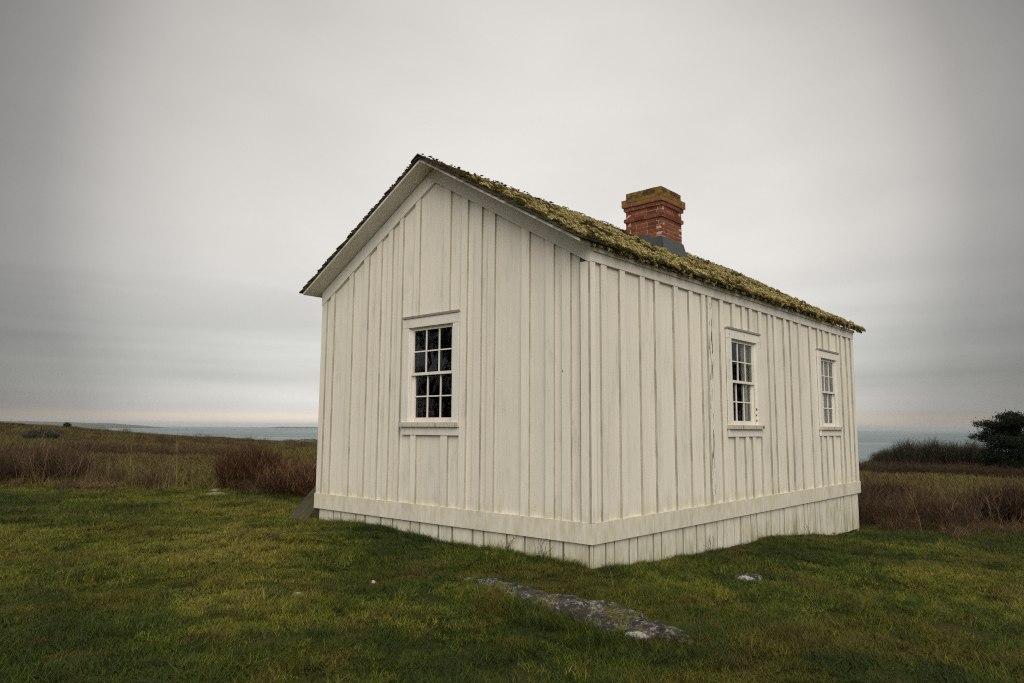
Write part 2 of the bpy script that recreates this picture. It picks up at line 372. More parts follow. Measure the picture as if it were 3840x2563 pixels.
# ------------------------------------------------------------------ mesh helpers
def mesh_obj(name, V, F, materials, parent=None, smooth=False, mids=None, attr=None):
    me = bpy.data.meshes.new(name)
    V = np.asarray(V, dtype=np.float32)
    if isinstance(F, np.ndarray) and F.ndim == 2:
        nf, k = F.shape
        me.vertices.add(len(V)); me.vertices.foreach_set('co', V.ravel())
        me.loops.add(nf * k); me.loops.foreach_set('vertex_index', F.astype(np.int32).ravel())
        me.polygons.add(nf); me.polygons.foreach_set('loop_start', np.arange(0, nf * k, k, dtype=np.int32))
        me.polygons.foreach_set('loop_total', np.full(nf, k, dtype=np.int32))
        me.update(calc_edges=True)
    else:
        me.from_pydata([tuple(map(float, v)) for v in V], [], [tuple(f) for f in F]); me.update()
    for m in (materials if isinstance(materials, (list, tuple)) else [materials]): me.materials.append(m)
    if mids is not None: me.polygons.foreach_set('material_index', np.asarray(mids, dtype=np.int32))
    if smooth: me.polygons.foreach_set('use_smooth', np.ones(len(me.polygons), dtype=bool))
    if attr is not None:
        a = me.attributes.new('hue', 'FLOAT', 'POINT'); a.data.foreach_set('value', np.asarray(attr, dtype=np.float32))
    o = bpy.data.objects.new(name, me)
    if name is not None: COL.objects.link(o)
    if parent is not None: o.parent = parent
    return o
def empty(name, loc=(0, 0, 0), parent=None):
    o = bpy.data.objects.new(name, None); COL.objects.link(o); o.location = loc; o.empty_display_size = 0.2
    if parent is not None: o.parent = parent
    return o
def tag(o, label=None, cat=None, group=None, kind=None):
    for k, v in (('label', label), ('category', cat), ('group', group), ('kind', kind)):
        if v: o[k] = v
    return o

class Geo:
    """collects prisms"""
    def __init__(s): s.v = []; s.f = []; s.m = []
    def hexa(s, P8, mid=0, side_mid=None):
        n = len(s.v); s.v += [tuple(p) for p in P8]
        fs = [(0, 3, 2, 1), (4, 5, 6, 7), (0, 1, 5, 4), (1, 2, 6, 5), (2, 3, 7, 6), (3, 0, 4, 7)]
        for k, f in enumerate(fs):
            s.f.append(tuple(n + i for i in f)); s.m.append(mid if (side_mid is None or k not in (3, 5)) else side_mid)
    def box(s, a, b, mid=0):
        (x0, y0, z0), (x1, y1, z1) = a, b
        s.hexa([(x0, y0, z0), (x1, y0, z0), (x1, y1, z0), (x0, y1, z0), (x0, y0, z1), (x1, y0, z1), (x1, y1, z1), (x0, y1, z1)], mid)
    def prism(s, poly, fn, o0, o1, mid=0, side=None):
        """poly in (u,v); fn(u,v,o) -> world; extruded from o0 to o1 (o1 outermost)"""
        n = len(s.v); k = len(poly)
        s.v += [fn(u, v, o0) for u, v in poly] + [fn(u, v, o1) for u, v in poly]
        s.f.append(tuple(n + i for i in range(k))[::-1]); s.m.append(mid)
        s.f.append(tuple(n + k + i for i in range(k))); s.m.append(mid)
        for i in range(k):
            j = (i + 1) % k
            s.f.append((n + i, n + j, n + k + j, n + k + i))
            du = abs(poly[i][0] - poly[j][0]); dv = abs(poly[i][1] - poly[j][1])
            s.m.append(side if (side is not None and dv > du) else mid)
    def build(s, name, mats, parent=None, smooth=False):
        o = mesh_obj(name, s.v, s.f, mats, parent, smooth, s.m)
        import bmesh
        bm = bmesh.new(); bm.from_mesh(o.data); bmesh.ops.recalc_face_normals(bm, faces=bm.faces); bm.to_mesh(o.data); bm.free()
        return o

# ------------------------------------------------------------------ terrain
CTRL = [(-13.36, -3.97, -0.21), (-40.16, -0.69, -0.01), (-64.98, 2.28, 1.03), (-89.8, 5.26, 1.87), (-13.96, -1.76, -0.34), (-26.61, 1.25, -0.14), (-36.34, 3.56, 0.01), (-53.85, 7.72, 0.3), (-84.99, 15.1, 1.21), (-12.61, -0.67, -0.3), (-24.03, 3.0, -0.19), (-35.46, 6.67, -0.1), (-54.5, 12.79, 0.16), (-85.92, 22.87, 0.79), (-11.62, 0.55, -0.32), (-21.3, 4.6, -0.28), (-34.22, 10.01, -0.26), (-52.67, 17.72, -0.15), (-83.12, 30.46, 0.09), (-11.32, 1.88, -0.3), (-31.09, 11.99, -0.35), (-53.34, 23.38, -0.45), (-80.05, 37.04, -0.34), (-9.16, 2.61, -0.36), (-19.83, 9.51, -0.45), (-33.26, 18.2, -0.57), (-52.57, 30.7, -0.65), (-72.73, 43.73, -0.67), (0.3, 8.76, -0.70), (-2.61, 17.68, -0.78), (-5.43, 27.28, -0.97), (-9.09, 39.75, -1.26), (0.99, 9.84, -0.72), (-0.98, 19.13, -0.80), (-3.06, 28.91, -1.04), (-5.55, 40.65, -1.33), (2.3, 10.87, -0.75), (1.01, 21.5, -0.88), (-0.2, 31.42, -1.12), (-1.42, 41.35, -1.38), (4.06, 11.71, -0.75), (3.51, 41.7, -1.47),
 (-4.85, 0, -0.20), (-4.4, 0, -0.175), (-3.83, 0, -0.15), (-3.24, 0, -0.155), (-2.87, 0, -0.18), (-2.36, 0, -0.235), (-1.76, 0, -0.215), (-1.2, 0, -0.205), (-0.58, 0, -0.23), (0, 0, -0.245), (0, 0.72, -0.30), (0, 1.75, -0.355), (0, 2.83, -0.385), (0, 4.06, -0.40), (0, 4.88, -0.425), (0, 5.39, -0.48), (0, 6.03, -0.53), (0, 6.98, -0.63), (0, 7.9, -0.68), (0, 8.7, -0.72),
 (-5.6, 0.1, -0.24), (-5.4, 3, -0.3), (-5.4, 8.8, -0.5), (-2.5, 9.2, -0.6), (-7.5, 0, -0.27),
 (0.9, -1.3, -0.31), (-1.2, -2.2, -0.28), (-3.5, -2.5, -0.25), (2.5, -1.0, -0.36), (1.6, 1.3, -0.40), (3.5, 3, -0.50), (3.5, 7, -0.64), (6, 5, -0.6),
 (0, -4, -0.30), (3, -3, -0.36), (6, -2, -0.42), (4.5, -6.3, -0.42), (-5, -5, -0.27), (-9, -6, -0.24), (12, -6, -0.5), (4, -14, -0.45), (-10, -18, -0.3), (14, 6, -0.7), (20, -20, -0.5), (30, 25, -1.2),
 (-30, 45, -1.0), (-50, 60, -1.0), (-15, 30, -0.85), (-20, 18, -0.6)]
CT = np.array(CTRL, float)
def warp(x, y):
    dx, dy = x - CAM.x, y - CAM.y; r = np.hypot(dx, dy) + 1e-6
    k = 8 * np.log1p(r / 8) / r
    return np.stack([dx * k, dy * k], -1)
WC = warp(CT[:, 0], CT[:, 1])
def tps(r2): return 0.5 * r2 * np.log(r2 + 1e-9)
_A = tps(((WC[:, None] - WC[None]) ** 2).sum(-1)) + np.eye(len(WC)) * 0.02
_P = np.concatenate([np.ones((len(WC), 1)), WC], 1)
_M = np.block([[_A, _P], [_P.T, np.zeros((3, 3))]])
_W = np.linalg.solve(_M, np.concatenate([CT[:, 2], np.zeros(3)]))
def vnoise(x, y, seed=0):
    xi = np.floor(x).astype(np.int64); yi = np.floor(y).astype(np.int64); fx = x - xi; fy = y - yi
    fx = fx * fx * (3 - 2 * fx); fy = fy * fy * (3 - 2 * fy)
    def h(a, b):
        v = (a * 374761393 + b * 668265263 + seed * 974711) & 0x7fffffff
        v = ((v ^ (v >> 13)) * 1274126177) & 0x7fffffff
        return ((v ^ (v >> 16)) & 0xffff) / 65535.0
    return (h(xi, yi) * (1 - fx) + h(xi + 1, yi) * fx) * (1 - fy) + (h(xi, yi + 1) * (1 - fx) + h(xi + 1, yi + 1) * fx) * fy
SEA = -20.0; HAZE = 0.00005
def edge_r(az):        # how far the headland reaches in each direction (az degrees clockwise from +y)
    return np.interp(az, [-180, -95, -80, -70, -62, -56, -45, -30, -18, -12, -6, 5, 40, 180], [260, 200, 112, 104, 100, 96, 90, 76, 62, 60, 62, 66, 120, 260])
def ground_z(x, y, bumps=True):
    x = np.asarray(x, float); y = np.asarray(y, float)
    sh = x.shape; xf, yf = x.ravel(), y.ravel()
    q = warp(xf, yf); z = np.empty(len(q))
    for i in range(0, len(q), 20000):
        d = ((q[i:i + 20000, None] - WC[None]) ** 2).sum(-1)
        z[i:i + 20000] = tps(d) @ _W[:-3] + _W[-3] + q[i:i + 20000] @ _W[-2:]
    dx, dy = xf - CAM.x, yf - CAM.y; r = np.hypot(dx, dy); az = np.degrees(np.arctan2(dx, dy))
    z = np.clip(z, -1.8, 2.4)
    if bumps:
        hx = np.maximum(np.maximum(-5 - xf, xf), 0); hy = np.maximum(np.maximum(-yf, yf - 8.8), 0); offw = np.clip(np.hypot(hx, hy) / .8, .3, 1)
        near = np.clip(1.25 - r / 40, 0.35, 1)
        z = z + near * ((vnoise(xf * 1.1, yf * 1.1, 1) - .5) * .065 * offw + (vnoise(xf * 3.1, yf * 3.1, 2) - .5) * .055 * offw + (vnoise(xf * 8, yf * 8, 3) - .5) * .014)
        z = z + np.clip((r - 25) / 40, 0, 1) * ((vnoise(xf * .25, yf * .25, 5) - .5) * .35 + (vnoise(xf * .8, yf * .8, 6) - .5) * .16)
    e = edge_r(az); f = np.clip((r - e) / 70, 0, 1)
    z = z * (1 - f) + (SEA - 4) * f - np.clip((r - e) / 25, 0, 1) ** 2 * 0.9 * (1 - f)
    return z.reshape(sh)
rr = np.concatenate([np.linspace(0.3, 3.5, 8)[:-1], 3.5 * np.exp(np.linspace(0, np.log(320 / 3.5), 250))])
aa = np.concatenate([np.radians(np.linspace(-84, 2, 560)), np.radians(np.linspace(2, 276, 120))[1:-1]])
RR, AA = np.meshgrid(rr, aa, indexing='ij')
GX = CAM.x + RR * np.sin(AA); GY = CAM.y + RR * np.cos(AA); GZ = ground_z(GX, GY)
na = len(aa); nr = len(rr)
V = np.stack([GX, GY, GZ], -1).reshape(-1, 3)
I = np.arange(nr * na).reshape(nr, na); J = np.roll(I, -1, axis=1)
F = np.stack([I[:-1], J[:-1], J[1:], I[1:]], -1).reshape(-1, 4)[:, ::-1]
V = np.vstack([V, [[CAM.x, CAM.y, float(ground_z(CAM.x, CAM.y))]]])
g = mesh_obj('ground', V, F.copy(), M_GROUND, smooth=True); tag(g, kind='structure')
cap = mesh_obj('ground', np.vstack([V[:na], V[-1:]]), [(int((i + 1) % na), int(i), na) for i in range(na)], M_GROUND); tag(cap, kind='structure')

S = 60000
n = 48; ring = [(S * math.cos(2 * math.pi * i / n), S * math.sin(2 * math.pi * i / n), SEA) for i in range(n)]
sea = mesh_obj('sea', ring, [tuple(range(n))], M_SEA); tag(sea, kind='structure')

def strip_hill(name, x0, y0, x1, y1, h0, h1, depth, seed, segs=60):
    V, F = [], []
    for i in range(segs + 1):
        f = i / segs; x, y = x0 + (x1 - x0) * f, y0 + (y1 - y0) * f
        env = min(1, f * 14 + 0.0) * min(1, (1 - f) * 9)
        h = (h0 + (h1 - h0) * f) * (0.78 + 0.30 * float(vnoise(np.array([f * 9.0]), np.array([0.5]), seed)[0])
                                    + 0.10 * float(vnoise(np.array([f * 40.0]), np.array([0.5]), seed)[0])) * env ** 0.6
        nx, ny = (y1 - y0), -(x1 - x0); L = math.hypot(nx, ny); nx, ny = nx / L * depth, ny / L * depth
        V += [(x - nx, y - ny, SEA - 2), (x - nx * .45, y - ny * .45, SEA + h * .8), (x, y, SEA + h), (x + nx * .5, y + ny * .5, SEA + h * .7), (x + nx, y + ny, SEA - 2)]
    for i in range(segs):
        for k in range(4):
            a = i * 5 + k; F.append((a, a + 5, a + 6, a + 1))
    o = mesh_obj(name, V, F, M_ISLE, smooth=True); tag(o, kind='structure'); return o
strip_hill('hills', -9600, -1000, -8277, 3517, 92, 44, 700, 3)
strip_hill('hills', -10600, 6150, -10050, 7900, 24, 20, 500, 8)
strip_hill('hills', -6655, 2140, -6590, 2310, 36, 30, 60, 5, 20)

# ------------------------------------------------------------------ house
house = empty('weatherboard_house', (-2.5, 0, -0.3))
tag(house, 'white board-and-batten wooden cottage with mossy roof and brick chimney', 'house')
HO = Vector((-2.5, 0, -0.3))
def W_(o):     # children are built in world coordinates: undo the parent's offset
    p = o.parent; off = Vector((0, 0, 0))
    while p is not None: off += Vector(p.location); p = p.parent
    o.location = Vector(o.location) - off; return o
LEN = 8.80; WID = 5.0; HB = 0.214
SR, SL = 0.582, 0.557               # roof slopes east and west of the ridge
def rake(x, top=0.0, base=4.411): return base + top - (SR * (x + 2.5) if x > -2.5 else SL * (-2.5 - x))
def fg(u, v, o): return (u, -o, v)              # gable wall (plane y=0)
def fl(u, v, o): return (o, u, v)               # long wall (plane x=0)
def fw(u, v, o): return (-WID - o, u, v)        # west wall
def fn_(u, v, o): return (u, LEN + o, v)        # north gable

def clip_top(u0, u1, z0, topf):
    pts = [(u0, z0), (u1, z0), (u1, topf(u1))]
    if u0 < -2.5 < u1 and topf(-2.5) > max(topf(u0), topf(u1)): pts.append((-2.5, topf(-2.5)))
    pts.append((u0, topf(u0))); return pts

def jit(a=0.0015): return random.uniform(-a, a)
def board(fn, u0, u1, z0, topf, parent, holes=(), name='board', o=-0.030, th=0.022, m=None, side=None):
    oo = o + jit(0.002)
    hs = [h for h in holes if u0 < h[1] and u1 > h[0]]
    if not hs: polys = [clip_top(u0, u1, z0, topf)]
    else:
        h = hs[0]; a, b = max(u0, h[0]), min(u1, h[1])
        if a > u0 + .005: polys = [[(u0, z0), (u1, z0), (u1, h[2]), (a, h[2]), (a, h[3]), (u1, h[3]), (u1, topf(u1)), (u0, topf(u0))]]
        elif b < u1 - .005: polys = [[(u0, z0), (u1, z0), (u1, topf(u1)), (u0, topf(u0)), (u0, h[3]), (b, h[3]), (b, h[2]), (u0, h[2])]]
        else: polys = [clip_top(a, b, z0, lambda u: h[2]), clip_top(a, b, h[3], topf)]
    for p in polys:
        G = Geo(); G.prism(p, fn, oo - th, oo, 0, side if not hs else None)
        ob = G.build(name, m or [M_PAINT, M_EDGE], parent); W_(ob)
    return ob
def batten(fn, u0, u1, z0, topf, parent, name='batten', o=0.0, th=0.0285, m=None):
    G = Geo(); k = [jit(0.003) for _ in range(4)]
    P = clip_top(u0, u1, z0, topf)
    P = [(u + (k[0] if v < z0 + .1 else k[1]), v) for u, v in P]
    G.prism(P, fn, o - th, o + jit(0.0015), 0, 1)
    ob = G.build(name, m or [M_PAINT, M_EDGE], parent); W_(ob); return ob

def wall_shell(name, fn, u0, u1, topf, holes, label=None):
    """inner sheathing with window openings"""
    G = Geo(); o0, o1 = -0.14, -0.056
    cuts = sorted(holes); u = u0
    for h in cuts:
        G.prism(clip_top(u, h[0], 0.02, topf), fn, o0, o1)
        G.prism(clip_top(h[0], h[1], 0.02, lambda q: h[2]), fn, o0, o1)
        G.prism(clip_top(h[0], h[1], h[3], topf), fn, o0, o1); u = h[1]
    G.prism(clip_top(u, u1, 0.02, topf), fn, o0, o1)
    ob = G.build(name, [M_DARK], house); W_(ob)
    if label: ob['label'] = label
    return ob

def window(fn, u0, u1, zs, zt, ztl=None, lab=None, rust=False, cap_tilt=0.0):
    """u0..u1 outer casing, zs underside of sill, zt top of cap"""
    cw = 0.108; win = empty('window', fn((u0 + u1) / 2, zs, 0), house); W_(win)
    if lab: win['label'] = lab
    def part(name, polys, o0, o1, m, par=win):
        for p in polys:
            G = Geo(); G.prism(p, fn, o0, o1); ob = G.build(name, [m], par); W_(ob)
        return ob
    def rect(a, b, c, d): return [(a, c), (b, c), (b, d), (a, d)]
    st = 0.055                                       # sill thickness
    zb = zs + st; ztc = zt - 0.028
    hd = 0.125
    part('casing', [rect(u0, u0 + cw, zb, ztc - hd)], -0.02, 0.014, M_TRIM)
    part('casing', [rect(u1 - cw, u1, zb, ztc - hd)], -0.02, 0.013, M_TRIM)
    part('casing', [rect(u0 - .004, u1 + .004, ztc - hd, ztc)], -0.02, 0.017, M_TRIM)
    part('drip_cap', [rect(u0 - .012, u1 + .012, ztc, zt)], -0.02, 0.032, M_CAP)
    part('sill', [rect(u0 - .022, u1 + .022, zs, zb)], -0.16, 0.050, M_SILL)
    part('apron', [rect(u0 - .004, u1 + .004, zs - 0.105, zs)], -0.02, 0.010, M_TRIM)
    a, b = u0 + cw, u1 - cw                          # opening
    z0, z1 = zb, ztc - hd
    part('jamb', [rect(a - .02, a + .016, z0, z1), rect(b - .016, b + .02, z0, z1), rect(a - .02, b + .02, z1 - .008, z1 + .02)], -0.165, -0.012, M_TRIM)
    a += .016; b -= .016; z1 -= .008
    part('stop', [rect(a, a + .012, z0, z1), rect(b - .012, b, z0, z1)], -0.030, -0.018, M_TRIM)
    zm = (z0 + z1) / 2 + 0.012
    for (s0, s1, o0, o1, mr_b, mr_t) in ((zm - .018, z1, -0.064, -0.032, .036, .034), (z0, zm + .014, -0.100, -0.067, .062, .030)):
        s = part('sash_rail', [rect(a, a + .045, s0, s1), rect(b - .045, b, s0, s1), rect(a + .045, b - .045, s0, s0 + mr_b), rect(a + .045, b - .045, s1 - mr_t, s1)], o0, o1, M_TRIM)
        ga, gb, gz0, gz1 = a + .045, b - .045, s0 + mr_b, s1 - mr_t; mw = .016
        cwid = (gb - ga - 2 * mw) / 3; ch = (gz1 - gz0 - mw) / 2
        for i in (1, 2):
            q = ga + i * cwid + (i - 1) * mw; part('muntin', [rect(q, q + mw, gz0, gz1)], o0 + .006, o1 - .003, M_TRIM)
        part('muntin', [rect(ga, gb, gz0 + ch, gz0 + ch + mw)], o0 + .007, o1 - .005, M_TRIM)
        for i in range(3):
            for j in range(2):
                q = ga + i * (cwid + mw); r = gz0 + j * (ch + mw)
                G = Geo(); tw = [jit(.0014) for _ in range(4)]
                om = (o0 + o1) / 2
                k = len(G.v); G.v += [fn(q - .002, r - .002, om + tw[0]), fn(q + cwid + .002, r - .002, om + tw[1]), fn(q + cwid + .002, r + ch + .002, om + tw[2]), fn(q - .002, r + ch + .002, om + tw[3])]
                G.f.append((0, 1, 2, 3)); G.m.append(0)
                ob = mesh_obj('pane', G.v, G.f, [M_GLASS], win); W_(ob)
    if rust:
        for q, r, k in ((b + .0, z0 + .07, .012), (b - .004, z0 + .15, .010), (b + .002, z0 + .235, .013), (u1 - .03, z1 + .03, .007), (u0 + .05, z1 + .06, .007), ((u0 + u1) / 2, z1 + .08, .007), (u1 - .05, zs + .03, .010), (u0 + .03, z0 + .9, .006)):
            G = Geo(); o_n = -.010 if q < b + .01 and r < z0 + .3 else .016
            G.prism([(q + k * math.cos(i * 1.047), r + 1.5 * k * math.sin(i * 1.047)) for i in range(6)], fn, o_n - .004, o_n + .003 + (.05 if r < zs + .05 else 0)); W_(G.build('rusty_nail', [M_RUSTN], win))
    return win, (u0 + .04, u1 - .04, zs + .02, zt - .05)

gwin = (-3.058, -1.996, 1.197, 2.650); lwin1 = (3.248, 4.306, 1.191, 2.612); lwin2 = (6.812, 7.843, 1.191, 2.612)
def hole(wn): return (wn[0] + .05, wn[1] - .05, wn[2] + .02, wn[3] - .06)
HG, H1, H2 = hole(gwin), hole(lwin1), hole(lwin2)

# gable wall --------------------------------------------------------------
TOPG = lambda u: rake(u, 0.15)
gw = wall_shell('wall', fg, -WID + .06, -.06, TOPG, [HG], 'gable wall of vertical boards and battens')
gb = [(-4.791, -4.691), (-4.334, -4.232), (-3.986, -3.877), (-3.702, -3.590), (-3.444, -3.350), (-3.208, -3.128), (-2.885, -2.782), (-2.310, -2.190),
      (-1.984, -1.878), (-1.748, -1.630), (-1.519, -1.408), (-0.977, -0.859), (-0.619, -0.501), (-0.390, -0.273)]
centres = [-WID + .03] + [(a + b) / 2 for a, b in gb] + [-.03]
topb = lambda u: rake(u, 0.04)
for a, b in zip(centres[:-1], centres[1:]):
    board(fg, a + .002, b - .002, HB - .03, topb, gw, [HG])
topk = lambda u: rake(u, 0.0)
for i, (a, b) in enumerate(gb):
    if i in (6, 7):
        sh = 0.0
        batten(fg, a, b, gwin[3] + .002, topk, gw); batten(fg, a, b, HB, lambda u: gwin[2] - .105, gw)
    else: batten(fg, a, b, HB, topk, gw)
batten(fg, -WID, -4.883, HB, topk, gw, 'corner_board')
batten(fg, -.131, 0.001, HB, lambda u: 2.976, gw, 'corner_board', o=0.002)
# rake frieze boards
for (ua, ub) in ((-WID - .004, -2.5), (-2.5, .006)):
    G = Geo()
    lo = (lambda u: max(rake(u, 0.0), 2.972) if ub > -1 else rake(u, 0.0))
    if ub > -1:
        uc = -2.5 + (4.411 - 2.972) / SR
        poly = [(ua, rake(ua)), (uc, 2.972), (ub, 2.972), (ub, rake(ub, 0.20)), (ua, rake(-2.5, 0.20))]
    else: poly = [(ua, rake(ua)), (ub, rake(-2.5)), (ub, rake(-2.5, .20)), (ua, rake(ua, .20))]
    G.prism(poly, fg, -0.03, 0.008); ob = G.build('frieze_board', [M_TRIM], gw); W_(ob)
G = Geo(); G.prism([(-WID - .014, 0), (0.012, 0), (0.012, HB), (-WID - .014, HB)], fg, -0.052, 0.012); W_(G.build('band_board', [M_BAND], gw))
window(fg, *gwin, lab='twelve-pane gable window with a weathered sill')

# long wall ---------------------------------------------------------------
TOPL = lambda u: 3.10
lw = wall_shell('wall', fl, 0.0, LEN - .06, TOPL, [H1, H2], 'long side wall of vertical boards and battens')
lb = [(.204, .310), (.568, .676), (1.002, 1.107), (1.327, 1.434), (1.786, 1.895), (2.176, 2.280), (2.513, 2.625), (2.690, 2.806), (3.05, 3.155), (3.433, 3.54),
      (3.764, 3.87), (4.005, 4.11), (4.339, 4.455), (4.682, 4.79), (4.906, 5.02), (5.31, 5.41), (5.588, 5.704), (5.942, 6.06), (6.439, 6.552), (6.84, 6.945),
      (7.113, 7.22), (7.442, 7.55), (7.86, 7.965), (8.077, 8.19), (8.392, 8.50)]
centres = [.03] + [(a + b) / 2 for a, b in lb] + [LEN - .03]
for a, b in zip(centres[:-1], centres[1:]):
    board(fl, a + .002, b - .002, HB - .03, lambda u: 3.0, lw, [H1, H2])
FZ = lambda u: 2.978 - 0.002 * u
for i, (a, b) in enumerate(lb):
    if i in (9, 10, 11) or i in (19, 20, 21):
        wn = lwin1 if i < 15 else lwin2
        batten(fl, a, b, wn[3] + .002, FZ, lw); batten(fl, a, b, HB, lambda u: wn[2] - .105, lw)
    else:
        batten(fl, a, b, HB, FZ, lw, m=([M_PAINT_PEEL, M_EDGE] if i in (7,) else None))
batten(fl, -.002, .093, HB, lambda u: 2.978, lw, 'corner_board', o=0.001)
batten(fl, 8.66, LEN, HB, FZ, lw, 'corner_board')
G = Geo(); G.prism([(0.0065, 2.975), (LEN + .01, 2.960), (LEN + .01, 3.135), (0.0065, 3.14)], fl, -0.03, 0.009); W_(G.build('frieze_board', [M_TRIM], lw))
G = Geo(); G.prism([(-.0125 + .0005, 0), (LEN + .014, 0), (LEN + .014, HB), (-.0115, HB)], fl, -0.052, 0.0135); W_(G.build('band_board', [M_BAND], lw))
G = Geo(); G.prism([(0.03, 3.085), (LEN + .02, 3.08), (LEN + .02, 3.125), (0.03, 3.13)], fl, 0.0095, 0.034); W_(G.build('eave_moulding', [M_TRIM], lw))
window(fl, *lwin1, lab='twelve-pane side window nearer the chimney with rusty nail stains', rust=True)
window(fl, *lwin2, lab='twelve-pane side window near the far end')

# west and north walls (outside the photograph's view, same construction) ---
def plain_wall(fn, u0, u1, topf, label):
    wl = wall_shell('wall', fn, u0, u1, topf, [], label); u = u0 - .05
    rnd = random.Random(5)
    while u < u1:
        wd = rnd.uniform(.28, .46); e = min(u + wd, u1 + .05)
        board(fn, u + .002, e - .002, HB - .03, lambda q: topf(min(max(q, u0), u1)) - .12 if fn is fn_ else topf(q), wl)
        batten(fn, e - .055, e + .05, HB, lambda q: topf(min(max(q, u0), u1)) - .16 if fn is fn_ else topf(q) - .06, wl) if e < u1 - .1 else None
        u = e
    G = Geo(); G.prism([(u0 - .05, 0), (u1 + .05, 0), (u1 + .05, HB), (u0 - .05, HB)], fn, -0.052, 0.010); W_(G.build('band_board', [M_BAND], wl))
    batten(fn, u0 - .06, u0 + .05, HB, lambda q: topf(u0) - .16, wl, 'corner_board', o=0.001); batten(fn, u1 - .05, u1 + .058, HB, lambda q: topf(u1) - .16, wl, 'corner_board', o=0.001)
    return wl
plain_wall(fw, .06, LEN - .06, lambda u: 3.14, 'plain side wall facing away')
plain_wall(fn_, -WID + .06, -.06, TOPG, 'plain rear gable wall')

# interior floor and ceiling
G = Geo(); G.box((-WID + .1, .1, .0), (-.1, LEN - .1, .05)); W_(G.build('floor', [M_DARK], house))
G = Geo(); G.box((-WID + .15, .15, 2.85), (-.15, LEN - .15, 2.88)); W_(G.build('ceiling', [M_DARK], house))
# curtain panels hanging inside the side windows
for wn, segs in ((lwin1, ((.66, .95, 1.25),)), (lwin2, ((.08, .55, 1.62), (.56, .93, 1.25)))):
    for s0, s1, zlow in segs:
        V, F = [], []; nn = 22
        ua, ub = wn[0] + (wn[1] - wn[0]) * s0, wn[0] + (wn[1] - wn[0]) * s1
        for i in range(nn + 1):
            f = i / nn; u = ua + (ub - ua) * f; o = -.128 + .014 * math.sin(f * 26)
            V += [fl(u, zlow, o), fl(u, 2.56, o)]
        F = [(2 * i, 2 * i + 2, 2 * i + 3, 2 * i + 1) for i in range(nn)]
        c = mesh_obj('curtain', V, F, [M_CURT], house, True); W_(c)

# skirting ----------------------------------------------------------------
sk = empty('skirting', (-2.5, 0, -0.3), house); W_(sk)
G = Geo(); G.box((-WID + .07, .07, -1.1), (-.075, LEN - .07, .0)); W_(G.build('joint_backing', [M_GAP], sk))
gj = [-4.93, -4.559, -4.382, -4.033, -3.824, -3.478, -3.232, -2.881, -2.696, -2.346, -2.098, -1.748, -1.56, -1.201, -.93, -.574, -.394, -.047]
def skirt_board(fn, u0, u1, zbot, gap=.005):
    G = Geo(); oo = -.022 + jit(.003); k = jit(.004)
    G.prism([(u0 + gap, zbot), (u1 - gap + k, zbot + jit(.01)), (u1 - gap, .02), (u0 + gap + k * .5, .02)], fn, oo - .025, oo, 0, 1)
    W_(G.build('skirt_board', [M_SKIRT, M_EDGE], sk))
for a, b in zip(gj[:-1], gj[1:]): skirt_board(fg, a, b, -.42, random.uniform(.009, .018))
G = Geo(); G.box((-.046, .022, -.5), (-.0215, .046, 0.0)); W_(G.build('corner_post', [M_SKIRT], sk))
lj = [-.02 + .065, .279, .445, .729, .901, 1.239, 1.417, 1.757, 1.937, 2.274, 2.508, 2.841, 3.015, 3.349, 3.555, 3.884, 4.088, 4.419, 4.602, 4.923, 5.099, 5.425, 5.594, 5.927,
      6.094, 6.429, 6.647, 6.968, 7.384, 7.724, 7.9, 8.209, 8.352, 8.74]
for a, b in zip(lj[:-1], lj[1:]):
    skirt_board(fl, a, b, (-.66 if a > 6.7 else -.85), random.uniform(.008, .015))
for a in np.arange(.06, LEN - .3, .36): skirt_board(fw, float(a), float(a) + .36, -.6)
for a in np.arange(-4.94, -.3, .35): skirt_board(fn_, float(a), float(a) + .35, -.8)

# ------------------------------------------------------------------ roof
YA, YB = -.275, 9.07
XE, XW = 0.062, -5.110
roof = empty('roof', (-2.5, 4.4, 3.9), house); W_(roof)
def zr(x, t=0.0): return 4.650 + t - (SR * (x + 2.5) if x > -2.5 else SL * (-2.5 - x))     # top of the deck
G = Geo()
for xa, xb in ((-2.5, XE), (XW, -2.5)):
    G.hexa([(xa, YA, zr(xa, -.031)), (xb, YA, zr(xb, -.031)), (xb, YB, zr(xb, -.031)), (xa, YB, zr(xa, -.031)), (xa, YA, zr(xa)), (xb, YA, zr(xb)), (xb, YB, zr(xb)), (xa, YB, zr(xa))])
W_(G.build('roof_deck', [M_TRIM], roof))
def shingle_rows(side):
    out = []; xe = XE + .05 if side > 0 else XW - .045; L = abs(xe + 2.5); s = SR if side > 0 else SL
    cs = 1 / math.hypot(1, s); slope = L / cs; rows = int(slope / .135)
    for r in range(rows + 1):
        d1 = slope - r * .135; d0 = max(d1 - .19, 0.0)
        if d1 < .04: continue
        y = YA - .035 + jit(.012)
        while y < YB + .03:
            wd = random.uniform(.09, .20); e = min(y + wd, YB + .035 + jit(.01))
            lift = .004 + jit(.003); b = d1 + jit(.008)
            def P(d, yy, h):
                x = -2.5 + side * (d * cs); return (x + side * h * s * cs, yy, zr(-2.5) - s * d * cs + h * cs)
            y0, y1 = y + .003, e - .003
            if y1 - y0 > .02:
                out.append([P(d0, y0, .001), P(b, y0, .018), P(b, y1, .018), P(d0, y1, .001), P(d0, y0, .012), P(b, y0, .036 + lift), P(b, y1, .036 + lift + jit(.003)), P(d0, y1, .012)])
            y = e
    return out
SH = shingle_rows(1) + shingle_rows(-1)
SH.sort(key=lambda h: (Vector(h[5]) - CAM).length + (40 if h[5][0] < -2.5 and h[5][1] > -.2 else 0))
for h in SH[:290]:
    G = Geo(); G.hexa(h); W_(G.build('shingle', [M_SHING], roof))
